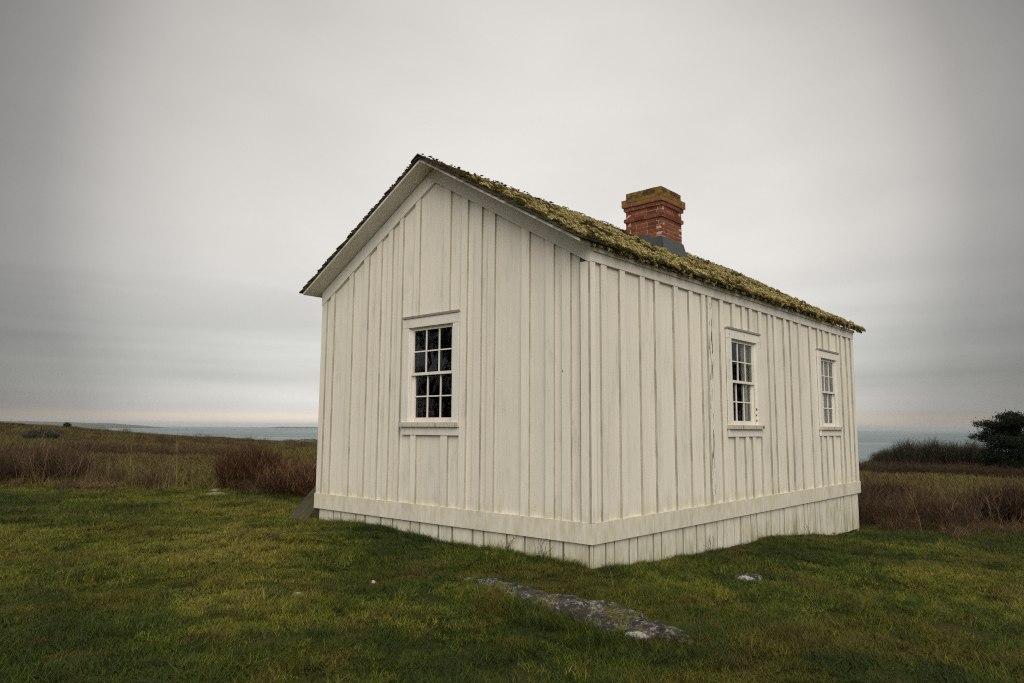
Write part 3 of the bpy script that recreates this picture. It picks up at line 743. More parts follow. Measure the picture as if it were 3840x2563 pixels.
SV = np.array(SH[290:]).reshape(-1, 3); k = len(SH) - 290
f6 = np.array([(0, 3, 2, 1), (4, 5, 6, 7), (0, 1, 5, 4), (1, 2, 6, 5), (2, 3, 7, 6), (3, 0, 4, 7)])
SF = (f6[None] + (np.arange(k) * 8)[:, None, None]).reshape(-1, 4)
o = mesh_obj('shingle', SV, SF, M_SHING, roof); W_(o); tag(o, kind='stuff')
y = YA - .04
while y < YB:                                        # ridge caps
    e = y + .28
    for sd_, s in ((1, SR), (-1, SL)):
        G = Geo(); x0, x1 = -2.5, -2.5 + sd_ * .13
        lift0 = .034; zt = lambda x: zr(-2.5) - s * abs(x + 2.5)
        G.hexa([(x0, y, zt(x0) + lift0 + .012), (x1, y, zt(x1) + lift0 + .012), (x1, e + .05, zt(x1) + lift0), (x0, e + .05, zt(x0) + lift0),
                (x0, y, zt(x0) + lift0 + .03), (x1, y, zt(x1) + lift0 + .03), (x1, e + .05, zt(x1) + lift0 + .01), (x0, e + .05, zt(x0) + lift0 + .01)])
        W_(G.build('ridge_cap', [M_SHING], roof))
    y = e

# ------------------------------------------------------------------ chimney
CX0, CX1, CY0, CY1, CT_ = -2.19, -1.50, 4.12, 4.80, 5.205
ch = Geo(); ch.box((CX0 + .005, CY0 + .005, 3.9), (CX1 - .005, CY1 - .005, CT_ - .10))
chim = ch.build('chimney', [M_MORTAR], house); W_(chim)
CH = .065
def course(k):
    z1 = CT_ - k * CH; z0 = z1 - CH + .009
    off = .055 if k in (2, 3) else (.028 if k in (4, 7) else 0.0)
    if k < 2: off = jit(.003)
    x0, x1, y0, y1 = CX0 - off, CX1 + off, CY0 - off, CY1 + off
    bw = .095
    if off > .01 or k < 2:
        G = Geo(); G.box((x0 + .006, y0 + .006, z0 - .0055), (x1 - .006, y1 - .006, z0 + CH - .0125)); W_(G.build('mortar_bed', [M_MORTAR], chim))
    def run(a0, a1, first):
        q = a0; outl = []; w_ = first
        while q < a1 - .012:
            e = min(q + w_, a1)
            if a1 - e < .045: e = a1
            outl.append((q + .0045, e - .0045)); q = e; w_ = .205 + jit(.012)
        return outl
    f0 = .205 if k % 2 else .10
    for a, b in run(x0 + (0 if k % 2 else bw), x1 - (0 if k % 2 else bw), f0):
        for yy in ((y0 + jit(.002), y0 + bw), (y1 - bw, y1 + jit(.002))):
            G = Geo(); G.box((a, yy[0], z0), (b, yy[1], z1)); jitter_build(G)
    for a, b in run(y0 + (bw if k % 2 else 0), y1 - (bw if k % 2 else 0), .205 if not k % 2 else .11):
        for xx in ((x0, x0 + bw), (x1 - bw, x1 + jit(.002))):
            G = Geo(); G.box((xx[0], a, z0), (xx[1], b, z1)); jitter_build(G)
def jitter_build(G):
    c = np.array(G.v); c += rng.uniform(-.0018, .0018, c.shape)
    G.v = [tuple(v) for v in c]; W_(G.build('brick', [M_BRICK], chim))
for k in range(16): course(k)
# lead flashing: stepped on the gable-facing side, one apron on the down-slope side
def flash(poly, fn, o0, o1): G = Geo(); G.prism(poly, fn, o0, o1); W_(G.build('flashing', [M_LEAD], chim))
fc = lambda u, v, o: (u, CY0 - o, v)
fe = lambda u, v, o: (CX1 + o, u, v)
zt = lambda x: zr(x, 0.02)
flash([(-2.06, zt(-2.06)), (-1.725, zt(-1.725)), (-1.725, 4.415), (-1.99, 4.415)], fc, .002, .012)
flash([(-1.735, zt(-1.735)), (-1.49, zt(-1.49)), (-1.492, 4.352), (-1.735, 4.352)], fc, .004, .014)
G = Geo(); P = []
za, zb_ = 4.345, zt(-1.44)
G.hexa([(-1.497, 4.105, zb_ - .02), (-1.44, 4.07, zb_), (-1.44, 4.90, zb_), (-1.497, 4.83, zb_ - .02), (-1.497, 4.108, za), (-1.486, 4.104, za), (-1.486, 4.825, za - .01), (-1.497, 4.82, za - .01)])
W_(G.build('flashing', [M_LEAD], chim))

# ------------------------------------------------------------------ scatter (geometry nodes) for things nobody could count
def variant_collection(name, objs):
    c = bpy.data.collections.new(name)
    for o in objs:
        COL.objects.unlink(o); c.objects.link(o)
    return c
def scatter(name, P, rot, scl, idx, tint, coll, parent=None, label=None, cat=None):
    me = bpy.data.meshes.new(name); me.vertices.add(len(P)); me.vertices.foreach_set('co', np.asarray(P, np.float32).ravel())
    for nm, typ, dat, key in (('rot', 'FLOAT_VECTOR', rot, 'vector'), ('scl', 'FLOAT_VECTOR', scl, 'vector'), ('idx', 'INT', idx, 'value'), ('tint', 'FLOAT', tint, 'value')):
        a = me.attributes.new(nm, typ, 'POINT'); a.data.foreach_set(key, np.asarray(dat, np.int32 if typ == 'INT' else np.float32).ravel())
    o = bpy.data.objects.new(name, me); COL.objects.link(o)
    if parent is not None: o.parent = parent; W_(o)
    ng = bpy.data.node_groups.new(name, 'GeometryNodeTree')
    ng.interface.new_socket('Geometry', in_out='INPUT', socket_type='NodeSocketGeometry')
    ng.interface.new_socket('Geometry', in_out='OUTPUT', socket_type='NodeSocketGeometry')
    N = ng.nodes; Lk = ng.links
    gi = N.new('NodeGroupInput'); go = N.new('NodeGroupOutput'); iop = N.new('GeometryNodeInstanceOnPoints')
    ci = N.new('GeometryNodeCollectionInfo'); ci.inputs['Collection'].default_value = coll
    ci.inputs['Separate Children'].default_value = True; ci.inputs['Reset Children'].default_value = True
    iop.inputs['Pick Instance'].default_value = True
    def att(nm, typ):
        a = N.new('GeometryNodeInputNamedAttribute'); a.data_type = typ; a.inputs['Name'].default_value = nm; return a.outputs['Attribute']
    e2r = N.new('FunctionNodeEulerToRotation'); Lk.new(att('rot', 'FLOAT_VECTOR'), e2r.inputs[0]); Lk.new(e2r.outputs[0], iop.inputs['Rotation'])
    Lk.new(att('scl', 'FLOAT_VECTOR'), iop.inputs['Scale']); Lk.new(att('idx', 'INT'), iop.inputs['Instance Index'])
    Lk.new(gi.outputs[0], iop.inputs['Points']); Lk.new(ci.outputs[0], iop.inputs['Instance']); Lk.new(iop.outputs[0], go.inputs[0])
    md = o.modifiers.new('scatter', 'NODES'); md.node_group = ng
    tag(o, label, cat, kind='stuff'); return o

def ribbons(n, base, h, w0, lean, bend, hue, segs=2, rg=rng, tipw=0.15, az=None):
    """n curved blades; base (n,2|3), h (n,), returns V,F(quads),A"""
    a = rg.uniform(0, 2 * math.pi, n) if az is None else az
    dirs = np.stack([np.cos(a), np.sin(a)], 1)
    side = np.stack([-np.sin(a + rg.uniform(-.9, .9, n)), np.cos(a + rg.uniform(-.9, .9, n))], 1)
    V = np.zeros((n, segs + 1, 2, 3))
    for k in range(segs + 1):
        f = k / segs
        out = lean * f * h + bend * f * f * h
        c = base[:, :2] + dirs * out[:, None]; z = h * (f - 0.25 * np.minimum(1, np.abs(bend)) * f * f)
        wk = w0 * (1 - (1 - tipw) * f) / 2
        for s_, sg in ((0, -1), (1, 1)):
            V[:, k, s_, :2] = c + sg * side * wk[:, None]; V[:, k, s_, 2] = z + (base[:, 2] if base.shape[1] > 2 else 0)
    idx = np.arange(n * (segs + 1) * 2).reshape(n, segs + 1, 2)
    F = np.stack([idx[:, :-1, 0], idx[:, :-1, 1], idx[:, 1:, 1], idx[:, 1:, 0]], -1).reshape(-1, 4)
    return V.reshape(-1, 3), F, np.repeat(hue, (segs + 1) * 2)

# lawn
def grass_variant(size, n, hmin, hmax, wid, lean, bend, dry):
    xy = rng.uniform(-size / 2, size / 2, (n, 2)); h = rng.uniform(hmin, hmax, n) * (0.7 + 0.6 * rng.random(n))
    hue = np.clip(rng.normal(.42, .22, n), 0, .9); hue[rng.random(n) < dry] = 1.0
    V, F, A = ribbons(n, xy, h, np.full(n, wid) * rng.uniform(.7, 1.3, n), rng.uniform(0, lean, n), rng.uniform(0, bend, n), hue)
    return mesh_obj('blades', V, F, M_GRASS, attr=A)
vs = [grass_variant(.36, 650, .008, .024, .0042, 1.3, .9, .05) for _ in range(4)]            # short turf
vs += [grass_variant(.34, 420, .016, .050, .0045, 1.1, 1.2, .08) for _ in range(3)]           # rougher turf
vs += [grass_variant(.24, 120, .04, .115, .0050, .8, 1.5, .12) for _ in range(3)]            # tufts
def straw_variant():
    n = 7; V, F, A = ribbons(n, rng.normal(0, .05, (n, 2)), rng.uniform(.09, .24, n), np.full(n, .0045), rng.uniform(.2, 1.2, n), rng.uniform(.2, 1.6, n), np.full(n, 1.0), 4); return mesh_obj('blades', V, F, M_GRASS, attr=A)
def broad_variant():
    n = 16; V, F, A = ribbons(n, rng.normal(0, .015, (n, 2)), rng.uniform(.03, .06, n), np.full(n, .020), rng.uniform(1.0, 2.0, n), rng.uniform(.4, 1.4, n), rng.uniform(.0, .15, n), 4); return mesh_obj('blades', V, F, M_GRASS, attr=A)
vs += [straw_variant(), straw_variant(), broad_variant(), broad_variant()]
for i, o in enumerate(vs): o.name = 'blades_%02d' % i
GC = variant_collection('grass variants', vs)
names = sorted(o.name for o in GC.objects)
LAWN_IN = lambda az: np.interp(az, [-100, -76.5, -66, -58, -52, -40, -25, -16, -11, -6, 10], [24, 22.3, 18.9, 17.0, 17.5, 21, 20, 15.6, 16.6, 17.6, 18.5])
def in_house(x, y, m=0.0): return (x > -WID - m) & (x < m) & (y > -m) & (y < LEN + m)
RK = np.array([.74, -1.33])
def on_rock(x, y, m=0.0):
    u = (x - .68) / (1.12 + m); v = (y + 1.34 + .10 * (x - .7)) / (.17 + m); return u * u + v * v < 1
def fan(n, r0, r1, a0=-92, a1=8, power=1.0):
    r = np.sqrt(rng.uniform(r0 * r0, r1 * r1, n)); a = np.radians(rng.uniform(a0, a1, n))
    return CAM.x + r * np.sin(a), CAM.y + r * np.cos(a), r, np.degrees(a)
PATH = np.array([(-10.8, 1.0), (-7.5, .35), (-4.9, -1.1), (-1.3, -3.05), (1.2, -4.0)])
def worn(x, y):                       # trodden strip from the gap in the brush to the foreground, and a bleached patch by the hatch
    d = np.full(np.shape(x), 9.0)
    for a, b in zip(PATH[:-1], PATH[1:]):
        e = b - a; u = np.clip(((x - a[0]) * e[0] + (y - a[1]) * e[1]) / (e @ e), 0, 1); d = np.minimum(d, np.hypot(x - a[0] - u * e[0], y - a[1] - u * e[1]))
    d = d * (.75 + .6 * vnoise(x * .7, y * .7, 17))
    return np.clip(1.15 * np.exp(-(d / .80) ** 2) + .8 * np.exp(-(((x + 7.3) / 1.5) ** 2 + ((y - .9) / .7) ** 2)), 0, 1)
PX, PY, PI_, PS, PT = [], [], [], [], []
def add_grass(x, y, r, kinds, smin, smax, zf=1.0):
    PX.append(x); PY.append(y); PI_.append(rng.choice(kinds, len(x))); s = rng.uniform(smin, smax, len(x)); PS.append(np.stack([s, s, s * zf * rng.uniform(.8, 1.25, len(x))], 1))
    rc = np.hypot(x - CAM.x, y - CAM.y); PT.append(np.clip(worn(x, y) * .50 + rng.normal(.36, .2, len(x)) + .05 * np.clip((rc - 7) / 4, -1, 1) + (vnoise(x * .9, y * .9, 31) - .5) * .7 + (vnoise(x * .30, y * .30, 33) - .5) * .75, 0, 1))  # tint drops towards the camera: lens falloff put into the turf colour
def keep(x, y, r, az, m):
    ok = ~in_house(x, y, .10) & ~on_rock(x, y) & (r < LAWN_IN(az) + 0.9)
    for sx, sy, sr in ((-1.27, -2.68, .13), (-1.16, -1.93, .09), (1.09, 1.25, .17), (-11.2, 1.55, .20), (-11.9, 1.9, .10)): ok &= np.hypot(x - sx, y - sy) > sr
    return ok
for (n_, r0, r1, s0, s1) in ((2600, 3.2, 8, .9, 1.25), (3600, 8, 13, 1.0, 1.5), (5200, 13, 22, 1.2, 2.0)):
    x, y, r, az = fan(n_, r0, r1); rough = vnoise(x * .55, y * .55, 21) + .5 * vnoise(x * 1.7, y * 1.7, 22) - .35 * worn(x, y)
    ok = keep(x, y, r, az, 0); m1 = ok & (rough < .80); m2 = ok & (rough >= .80)
    SHADE = 0
    add_grass(x[m1], y[m1], r[m1], [0, 1, 2, 3, 3, 4], s0, s1); add_grass(x[m2], y[m2], r[m2], [2, 4, 5, 6, 6], s0, s1)
x, y, r, az = fan(5200, 3.6, 20)                      # loose tufts, gathered in drifts
ok = keep(x, y, r, az, 0) & (vnoise(x * .8, y * .8, 41) * .6 + vnoise(x * 2.4, y * 2.4, 42) * .4 + .25 * (r > 14) > .54)
add_grass(x[ok], y[ok], r[ok], [7, 8, 9], .45, 1.0)
x, y, r, az = fan(800, 3.6, 17); ok = keep(x, y, r, az, 0) & (worn(x, y) < .5); add_grass(x[ok], y[ok], r[ok], [10, 11], .45, .9)
x, y, r, az = fan(900, 3.6, 14); ok = keep(x, y, r, az, 0) & (vnoise(x * 1.1, y * 1.1, 55) > .5); add_grass(x[ok], y[ok], r[ok], [12, 13], .6, 1.1)
def along(u0, u1, n, fn, d0, d1, s0, s1, kinds=(5, 7, 8, 9)):
    u = rng.uniform(u0, u1, n); d = rng.uniform(d0, d1, n); p = np.array([fn(a, 0, b) for a, b in zip(u, d)])
    add_grass(p[:, 0], p[:, 1], None, list(kinds), s0, s1)
along(-5.0, 0, 120, fg, .0, .13, .35, .85); along(0, 6.8, 130, fl, .0, .13, .35, .80); along(-4.9, -.1, 40, fg, .0, .05, .4, .8, (10, 11)); along(.1, 7, 40, fl, .0, .05, .4, .8, (10, 11)); along(6.8, 8.8, 16, fl, .08, .2, .3, .6)
along(-3.0, -.1, 26, fg, .0, .06, .7, 1.1, (8, 9)); along(-5.0, -3.2, 60, fg, .02, .30, .7, 1.1)
th = rng.uniform(0, 2 * math.pi, 330); kx = 1.0 + rng.uniform(.0, .09, 330)
rx = .72 + 1.05 * kx * np.cos(th); ry = -1.36 - .10 * (rx - .7) + .23 * kx * np.sin(th)
s_ok = ~((rx > 1.35) & (ry > -1.3) & (rng.random(330) < .4)); add_grass(rx[s_ok], ry[s_ok], None, [4, 5, 6, 7, 8], .42, .80)
fx = rng.uniform(-.2, 1.45, 110); add_grass(fx, -1.64 - .12 * (fx - .7) - rng.uniform(0, .25, 110), None, [7, 8, 9, 6], .6, 1.15)
PX = np.concatenate(PX); PY = np.concatenate(PY); PZ = ground_z(PX, PY) - .006; N_ = len(PX)
rot = np.stack([rng.normal(0, .06, N_), rng.normal(0, .06, N_), rng.uniform(0, 6.28, N_)], 1)
scatter('grass', np.stack([PX, PY, PZ], 1), rot, np.concatenate(PS), np.concatenate(PI_), np.concatenate(PT), GC,
        label='short damp green and olive lawn grass around the white cottage', cat='grass')

# roof moss
def moss_variant(n, rad, hgt, m, lump=.35):
    u = rng.normal(size=(n, 3)); u[:, 2] = np.abs(u[:, 2]) * .9; u /= np.linalg.norm(u, axis=1)[:, None]
    k = 1 + lump * (vnoise(u[:, 0] * 2.5 + 9, u[:, 1] * 2.5 + u[:, 2] * 2 + 9, int(rng.integers(99))) - .5) * 2
    c = u * np.array([rad, rad, hgt]) * k[:, None] * rng.uniform(.80, 1.05, n)[:, None]
    a = rng.normal(size=(n, 3)); a /= np.linalg.norm(a, axis=1)[:, None]; t1 = np.cross(u, a); t1 /= np.linalg.norm(t1, axis=1)[:, None] + 1e-6
    d = u + .7 * a; s = rng.uniform(.005, .011, n)[:, None]
    V = np.stack([c - t1 * s * .6, c + t1 * s * .6, c + d * s * 1.5], 1).reshape(-1, 3)
    F = np.arange(3 * n).reshape(n, 3)
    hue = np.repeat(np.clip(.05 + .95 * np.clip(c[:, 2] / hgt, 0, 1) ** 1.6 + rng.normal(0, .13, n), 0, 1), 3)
    # solid core so that the clump is not see-through
    nc = 9; cr = []; cf = []
    ph = np.linspace(0, 2 * math.pi, nc, endpoint=False); base = len(V)
    rings = [(1.0, -.05), (.92, .30), (.62, .62), (0.0, .78)]
    for q, zz in rings[:3]:
        for p in ph: cr.append((rad * q * .85 * math.cos(p), rad * q * .85 * math.sin(p), hgt * zz))
    cr.append((0, 0, hgt * .78))
    for i in range(2):
        for j in range(nc):
            a_, b_ = base + i * nc + j, base + i * nc + (j + 1) % nc
            cf += [(a_, b_, b_ + nc), (a_, b_ + nc, a_ + nc)]
    for j in range(nc): cf.append((base + 2 * nc + j, base + 2 * nc + (j + 1) % nc, base + 3 * nc))
    V = np.vstack([V, cr]); F = np.vstack([F, cf]); hue = np.concatenate([hue, np.full(len(cr), .12)])
    return mesh_obj('clump', V, F.astype(np.int32), m, attr=hue)
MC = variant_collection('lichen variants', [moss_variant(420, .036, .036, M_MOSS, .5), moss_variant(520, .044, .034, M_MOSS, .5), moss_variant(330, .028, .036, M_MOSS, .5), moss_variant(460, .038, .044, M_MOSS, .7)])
MD = variant_collection('moss variants', [moss_variant(260, .045, .018, M_MOSSD), moss_variant(200, .035, .022, M_MOSSD)])
def roof_points(n, side, dens):
    s = SR if side > 0 else SL; L = 2.62; x = rng.uniform(0, L + (.0 if side > 0 else .02), n); yy = rng.uniform(YA, YB, n)
    ok = dens(x, yy) > rng.random(n); x, yy = x[ok], yy[ok]
    X = -2.5 + side * x; Z = zr(-2.5) - s * x + .030
    inch = (X > CX0 - .02) & (X < CX1 + .05) & (yy > CY0 - .02) & (yy < CY1 + .03)
    X, yy, Z, x = X[~inch], yy[~inch], Z[~inch], x[~inch]
    rot = np.stack([rng.normal(0, .15, len(X)), side * math.atan(s) + rng.normal(0, .15, len(X)), np.zeros(len(X))], 1)
    return np.stack([X, yy, Z], 1), rot, x
def dR(x, y):
    edge = np.clip((y - YA + .02) / (.10 + .55 * np.clip(1 - x / 2.4, 0, 1)), 0, 1); ridge = np.clip((x + .05) / .35, .25, 1)
    cl = np.clip((vnoise(x * 7.5, y * 6.0, 61) * .7 + vnoise(x * 2.1, y * 2.1, 62) * .3 + vnoise(x * 15, y * 13, 63) * .6 - .86) * 8, 0.01, 1); return edge ** 1.5 * ridge * cl
P, rt, x = roof_points(12000, 1, dR); k = len(P)
sc = rng.uniform(.65, 1.45, k) * np.where(x > 2.3, 1.1, .95); sc = np.stack([sc, sc, sc * rng.uniform(.40, .80, k)], 1)
tint = np.clip(rng.normal(.52, .30, k) + (x > 2.45) * .12, 0, 1)
# fringe hanging over the eave
ne = 240; ye = rng.uniform(YA + .12, YB + .02, ne); xe = XE + .035 + rng.uniform(-.03, .012, ne)
Pe = np.stack([xe, ye, zr(XE) - .012 + rng.uniform(-.03, .02, ne)], 1); re = np.stack([rng.normal(0, .2, ne), 1.2 + rng.normal(0, .35, ne), np.zeros(ne)], 1)
se = rng.uniform(.4, .95, ne); se = np.stack([se, se, se * rng.uniform(.4, 1.0, ne)], 1)
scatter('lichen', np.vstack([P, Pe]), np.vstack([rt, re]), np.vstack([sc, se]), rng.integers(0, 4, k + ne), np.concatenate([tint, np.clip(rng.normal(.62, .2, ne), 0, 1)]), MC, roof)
P, rt, x = roof_points(7000, 1, lambda a, b: np.full(len(a), .75) * np.clip((b - YA) / .08, 0, 1)); k1 = len(P)
P2, rt2, x2 = roof_points(2600, -1, lambda a, b: np.full(len(a), .8))
ry = rng.uniform(YA, YB, 420); P3 = np.stack([-2.5 + rng.uniform(-.06, .06, 420), ry, np.full(420, zr(-2.5) + .055)], 1)
P4 = np.stack([-2.5 - rng.uniform(0, 2.62, 120), YA - rng.uniform(.0, .03, 120), np.zeros(120)], 1); P4[:, 2] = zr(-2.5) - SL * (-2.5 - P4[:, 0]) + .035
PP = np.vstack([P, P2, P3, P4]); RT = np.vstack([rt, rt2, np.zeros((540, 3))]); kk = len(PP)
sc = rng.uniform(.6, 1.3, kk); sc[-540:] *= .38; sc[k1:k1 + len(P2)] *= .42; sc = np.stack([sc, sc, sc * rng.uniform(.4, 1.0, kk)], 1)
scatter('moss', PP, RT, sc, rng.integers(0, 2, kk), rng.random(kk), MD, roof)

# ------------------------------------------------------------------ undergrowth
def weed_variant(n, hmin, hmax, spread, m, twigs=3, wid=.006, dryp=.12, lean=.35, bend=.5):
    ba = rng.uniform(0, 6.28, n); br = spread * np.sqrt(rng.random(n)); xy = np.stack([br * np.cos(ba), br * np.sin(ba)], 1)
    h = rng.uniform(hmin, hmax, n); hue = np.clip(rng.normal(.4, .2, n), 0, .92); hue[rng.random(n) < dryp] = 1
    V, F, A = ribbons(n, xy, h, np.full(n, wid), rng.uniform(0, lean, n), rng.uniform(-.1, bend, n), hue, 3, tipw=.4)
    allV, allF, allA = [V], [F], [A]; off = len(V)
    Vr = V.reshape(n, 4, 2, 3).mean(2)
    for _ in range(twigs):
        f = rng.uniform(.25, .95, n); seg = np.minimum((f * 3).astype(int), 2); fr = f * 3 - seg
        b0 = Vr[np.arange(n), seg] * (1 - fr)[:, None] + Vr[np.arange(n), seg + 1] * fr[:, None]
        v, ff, a = ribbons(n, b0, h * rng.uniform(.12, .35, n), np.full(n, wid * .8), rng.uniform(.3, 1.6, n), rng.uniform(-.4, .4, n), np.clip(hue + rng.normal(0, .1, n), 0, 1), 2)
        allV.append(v); allF.append(ff + off); allA.append(a); off += len(v)
    return mesh_obj('stems', np.vstack(allV), np.vstack(allF), m, attr=np.concatenate(allA))
wv = [weed_variant(90, .35, .95, .22, M_WEED) for _ in range(3)] + [weed_variant(60, .3, .8, .35, M_WEED, 6, .006, .05, 1.1, .9) for _ in range(2)]
wv += [weed_variant(120, .12, .40, .25, M_WEED, 1, .006, .30, .6, 1.0) for _ in range(2)]
wv += [weed_variant(7, .8, 1.25, .35, M_WEED, 5, .007, .35, .22, .35) for _ in range(2)]                        # single tall wisps
WCn = variant_collection('weed variants', wv)
LI = LAWN_IN
def zone(n, a0, a1, d0, d1):
    a = rng.uniform(a0, a1, n); d = rng.uniform(d0, d1, n); r = LI(a) + d + (vnoise(a * .9, a * 0 + 3, 71) - .5) * 1.6 + (vnoise(a * 3.3, a * 0 + 3, 72) - .5) * .9
    x = CAM.x + r * np.sin(np.radians(a)); y = CAM.y + r * np.cos(np.radians(a)); return x, y, a, d
UX, US, UI, UT = [], [], [], []
def put(x, y, kinds, s0, s1, zs=1.0, t0=.45, m=None):
    if m is not None: x, y = x[m], y[m]
    ok = ~in_house(x, y, .35); x, y = x[ok], y[ok]
    UX.append(np.stack([x, y], 1)); s = rng.uniform(s0, s1, len(x)); US.append(np.stack([s, s, s * zs * rng.uniform(.8, 1.2, len(x))], 1))
    UI.append(rng.choice(kinds, len(x))); UT.append(np.clip(rng.normal(t0, .18, len(x)), 0, 1))
x, y, a, d = zone(420, -86, -71.5, .2, 4.2); put(x, y, [0, 1, 2, 3, 4], .55, 1.15, 1.0, .30, (vnoise(x * .9, y * .9, 73) > .42))
x, y, a, d = zone(14, -72, -66.4, .2, 2.0); put(x, y, [0, 1, 2, 3, 4, 5], .40, .7, 1.0, .45)
x, y, a, d = zone(400, -86, -66.2, -.5, 1.3); put(x, y, [5, 6], .35, .90, .85, .62, (vnoise(x * 1.3, y * 1.3, 74) > .40))
x, y, a, d = zone(130, -61.5, -55, .4, 2.6); put(x, y, [3, 4, 5, 6], .5, .85, .9, .62)
x, y, a, d = zone(520, -55, -16.5, .5, 4.5); put(x, y, [0, 1, 2, 3, 4], .6, 1.1, 1.0, .4)
x, y, a, d = zone(300, -17.6, -11, .15, 3.2); put(x, y, [0, 1, 2, 3, 4], .35, .75, 1.0, .38, (vnoise(x * 1.1, y * 1.1, 75) > .40))
x, y, a, d = zone(520, -11.5, 6, .15, 4.0); put(x, y, [0, 1, 2, 3, 4], .35, .90, 1.0, .22, (vnoise(x * 1.1, y * 1.1, 75) > .46))
x, y, a, d = zone(75, -84, -66, .0, 3.0); put(x, y, [7, 8], .7, 1.15, 1.0, .65)
x, y, a, d = zone(60, -17.4, 4, .0, 3.0); put(x, y, [7, 8], .55, .95, 1.0, .6)
x, y, a, d = zone(160, -17.6, 6, -.2, .5); put(x, y, [5, 6], .5, .95, .9, .42)
def band(n, a0, a1, r0, r1, s0, s1, kinds, t0, zs=1.0, thr=0.0):
    a = rng.uniform(a0, a1, n); r = rng.uniform(r0, r1, n) if np.isscalar(r0) else None
    x = CAM.x + r * np.sin(np.radians(a)); y = CAM.y + r * np.cos(np.radians(a)); m = vnoise(x * .25, y * .25, 77) >= thr; put(x, y, kinds, s0, s1, zs, t0, m)
band(650, -72.5, -61.5, 37, 43, .6, .95, [0, 1, 2, 3], .42, .62)            # second brown drift across the field
band(420, -86, -72, 26, 40, .6, 1.1, [3, 4, 5, 6], .32, .7, .35)
band(700, -86, -56, 24, 60, .5, .9, [5, 6], .45, .8, .50)
band(500, -86, -56, 60, 92, .8, 1.5, [5, 6, 3], .35, .7, .45)
band(900, -56, -17, 25, 60, .6, 1.0, [5, 6], .45, .8, .4)
band(1500, -17.5, 8, 45.5, 51, .8, 1.4, [3, 4, 5], .30, .62)                 # russet ridge under the thicket
band(700, -17.5, 8, 22, 44, .5, .95, [5, 6], .45, .7, .42)
U = np.vstack(UX); k = len(U); UZ = ground_z(U[:, 0], U[:, 1]) - .02
scatter('undergrowth', np.stack([U[:, 0], U[:, 1], UZ], 1), np.stack([rng.normal(0, .12, k), rng.normal(0, .12, k), rng.uniform(0, 6.28, k)], 1), np.vstack(US), np.concatenate(UI), np.concatenate(UT), WCn,
        label='tall brown dead weeds and brambles at the far edge of the lawn', cat='undergrowth')
# field tussocks
tv = []
for _ in range(4):
    n_ = 90; xy = rng.normal(0, .16, (n_, 2)); hh = rng.uniform(.06, .2, n_); hu = np.clip(rng.normal(.5, .22, n_), 0, 1)
    V, F, A = ribbons(n_, xy, hh, np.full(n_, .012), rng.uniform(0, .8, n_), rng.uniform(0, .8, n_), hu); tv.append(mesh_obj('tuft', V, F, M_TUSS, attr=A))
TC = variant_collection('tussock variants', tv)
tx, ty, tr, ta = [], [], [], []
for n_, r0, r1 in ((7000, 19, 34), (7000, 34, 60), (5000, 60, 96)):
    x, y, r, az = fan(n_, r0, r1); m = (r > LI(az) + .6) & (r < edge_r(az) - 1) & ~in_house(x, y, .3); tx.append(x[m]); ty.append(y[m]); tr.append(r[m])
tx, ty, tr = map(np.concatenate, (tx, ty, tr)); k = len(tx); s = rng.uniform(.7, 1.5, k) * (1 + tr / 70)
tn = np.clip((vnoise(tx * .2, ty * .35, 91) * .7 + vnoise(tx * .8, ty * .8, 92) * .4) * 1.0 - .08 + rng.normal(0, .08, k), 0, 1)
scatter('rough_grass', np.stack([tx, ty, ground_z(tx, ty) - .01], 1), np.stack([np.zeros(k), np.zeros(k), rng.uniform(0, 6.28, k)], 1), np.stack([s, s, s * rng.uniform(.6, 1.2, k) * np.clip(1.1 - tr / 150, .4, 1)], 1),
        rng.integers(0, 4, k), tn, TC, label='rough olive and brown field grass stretching to the sea', cat='field grass')

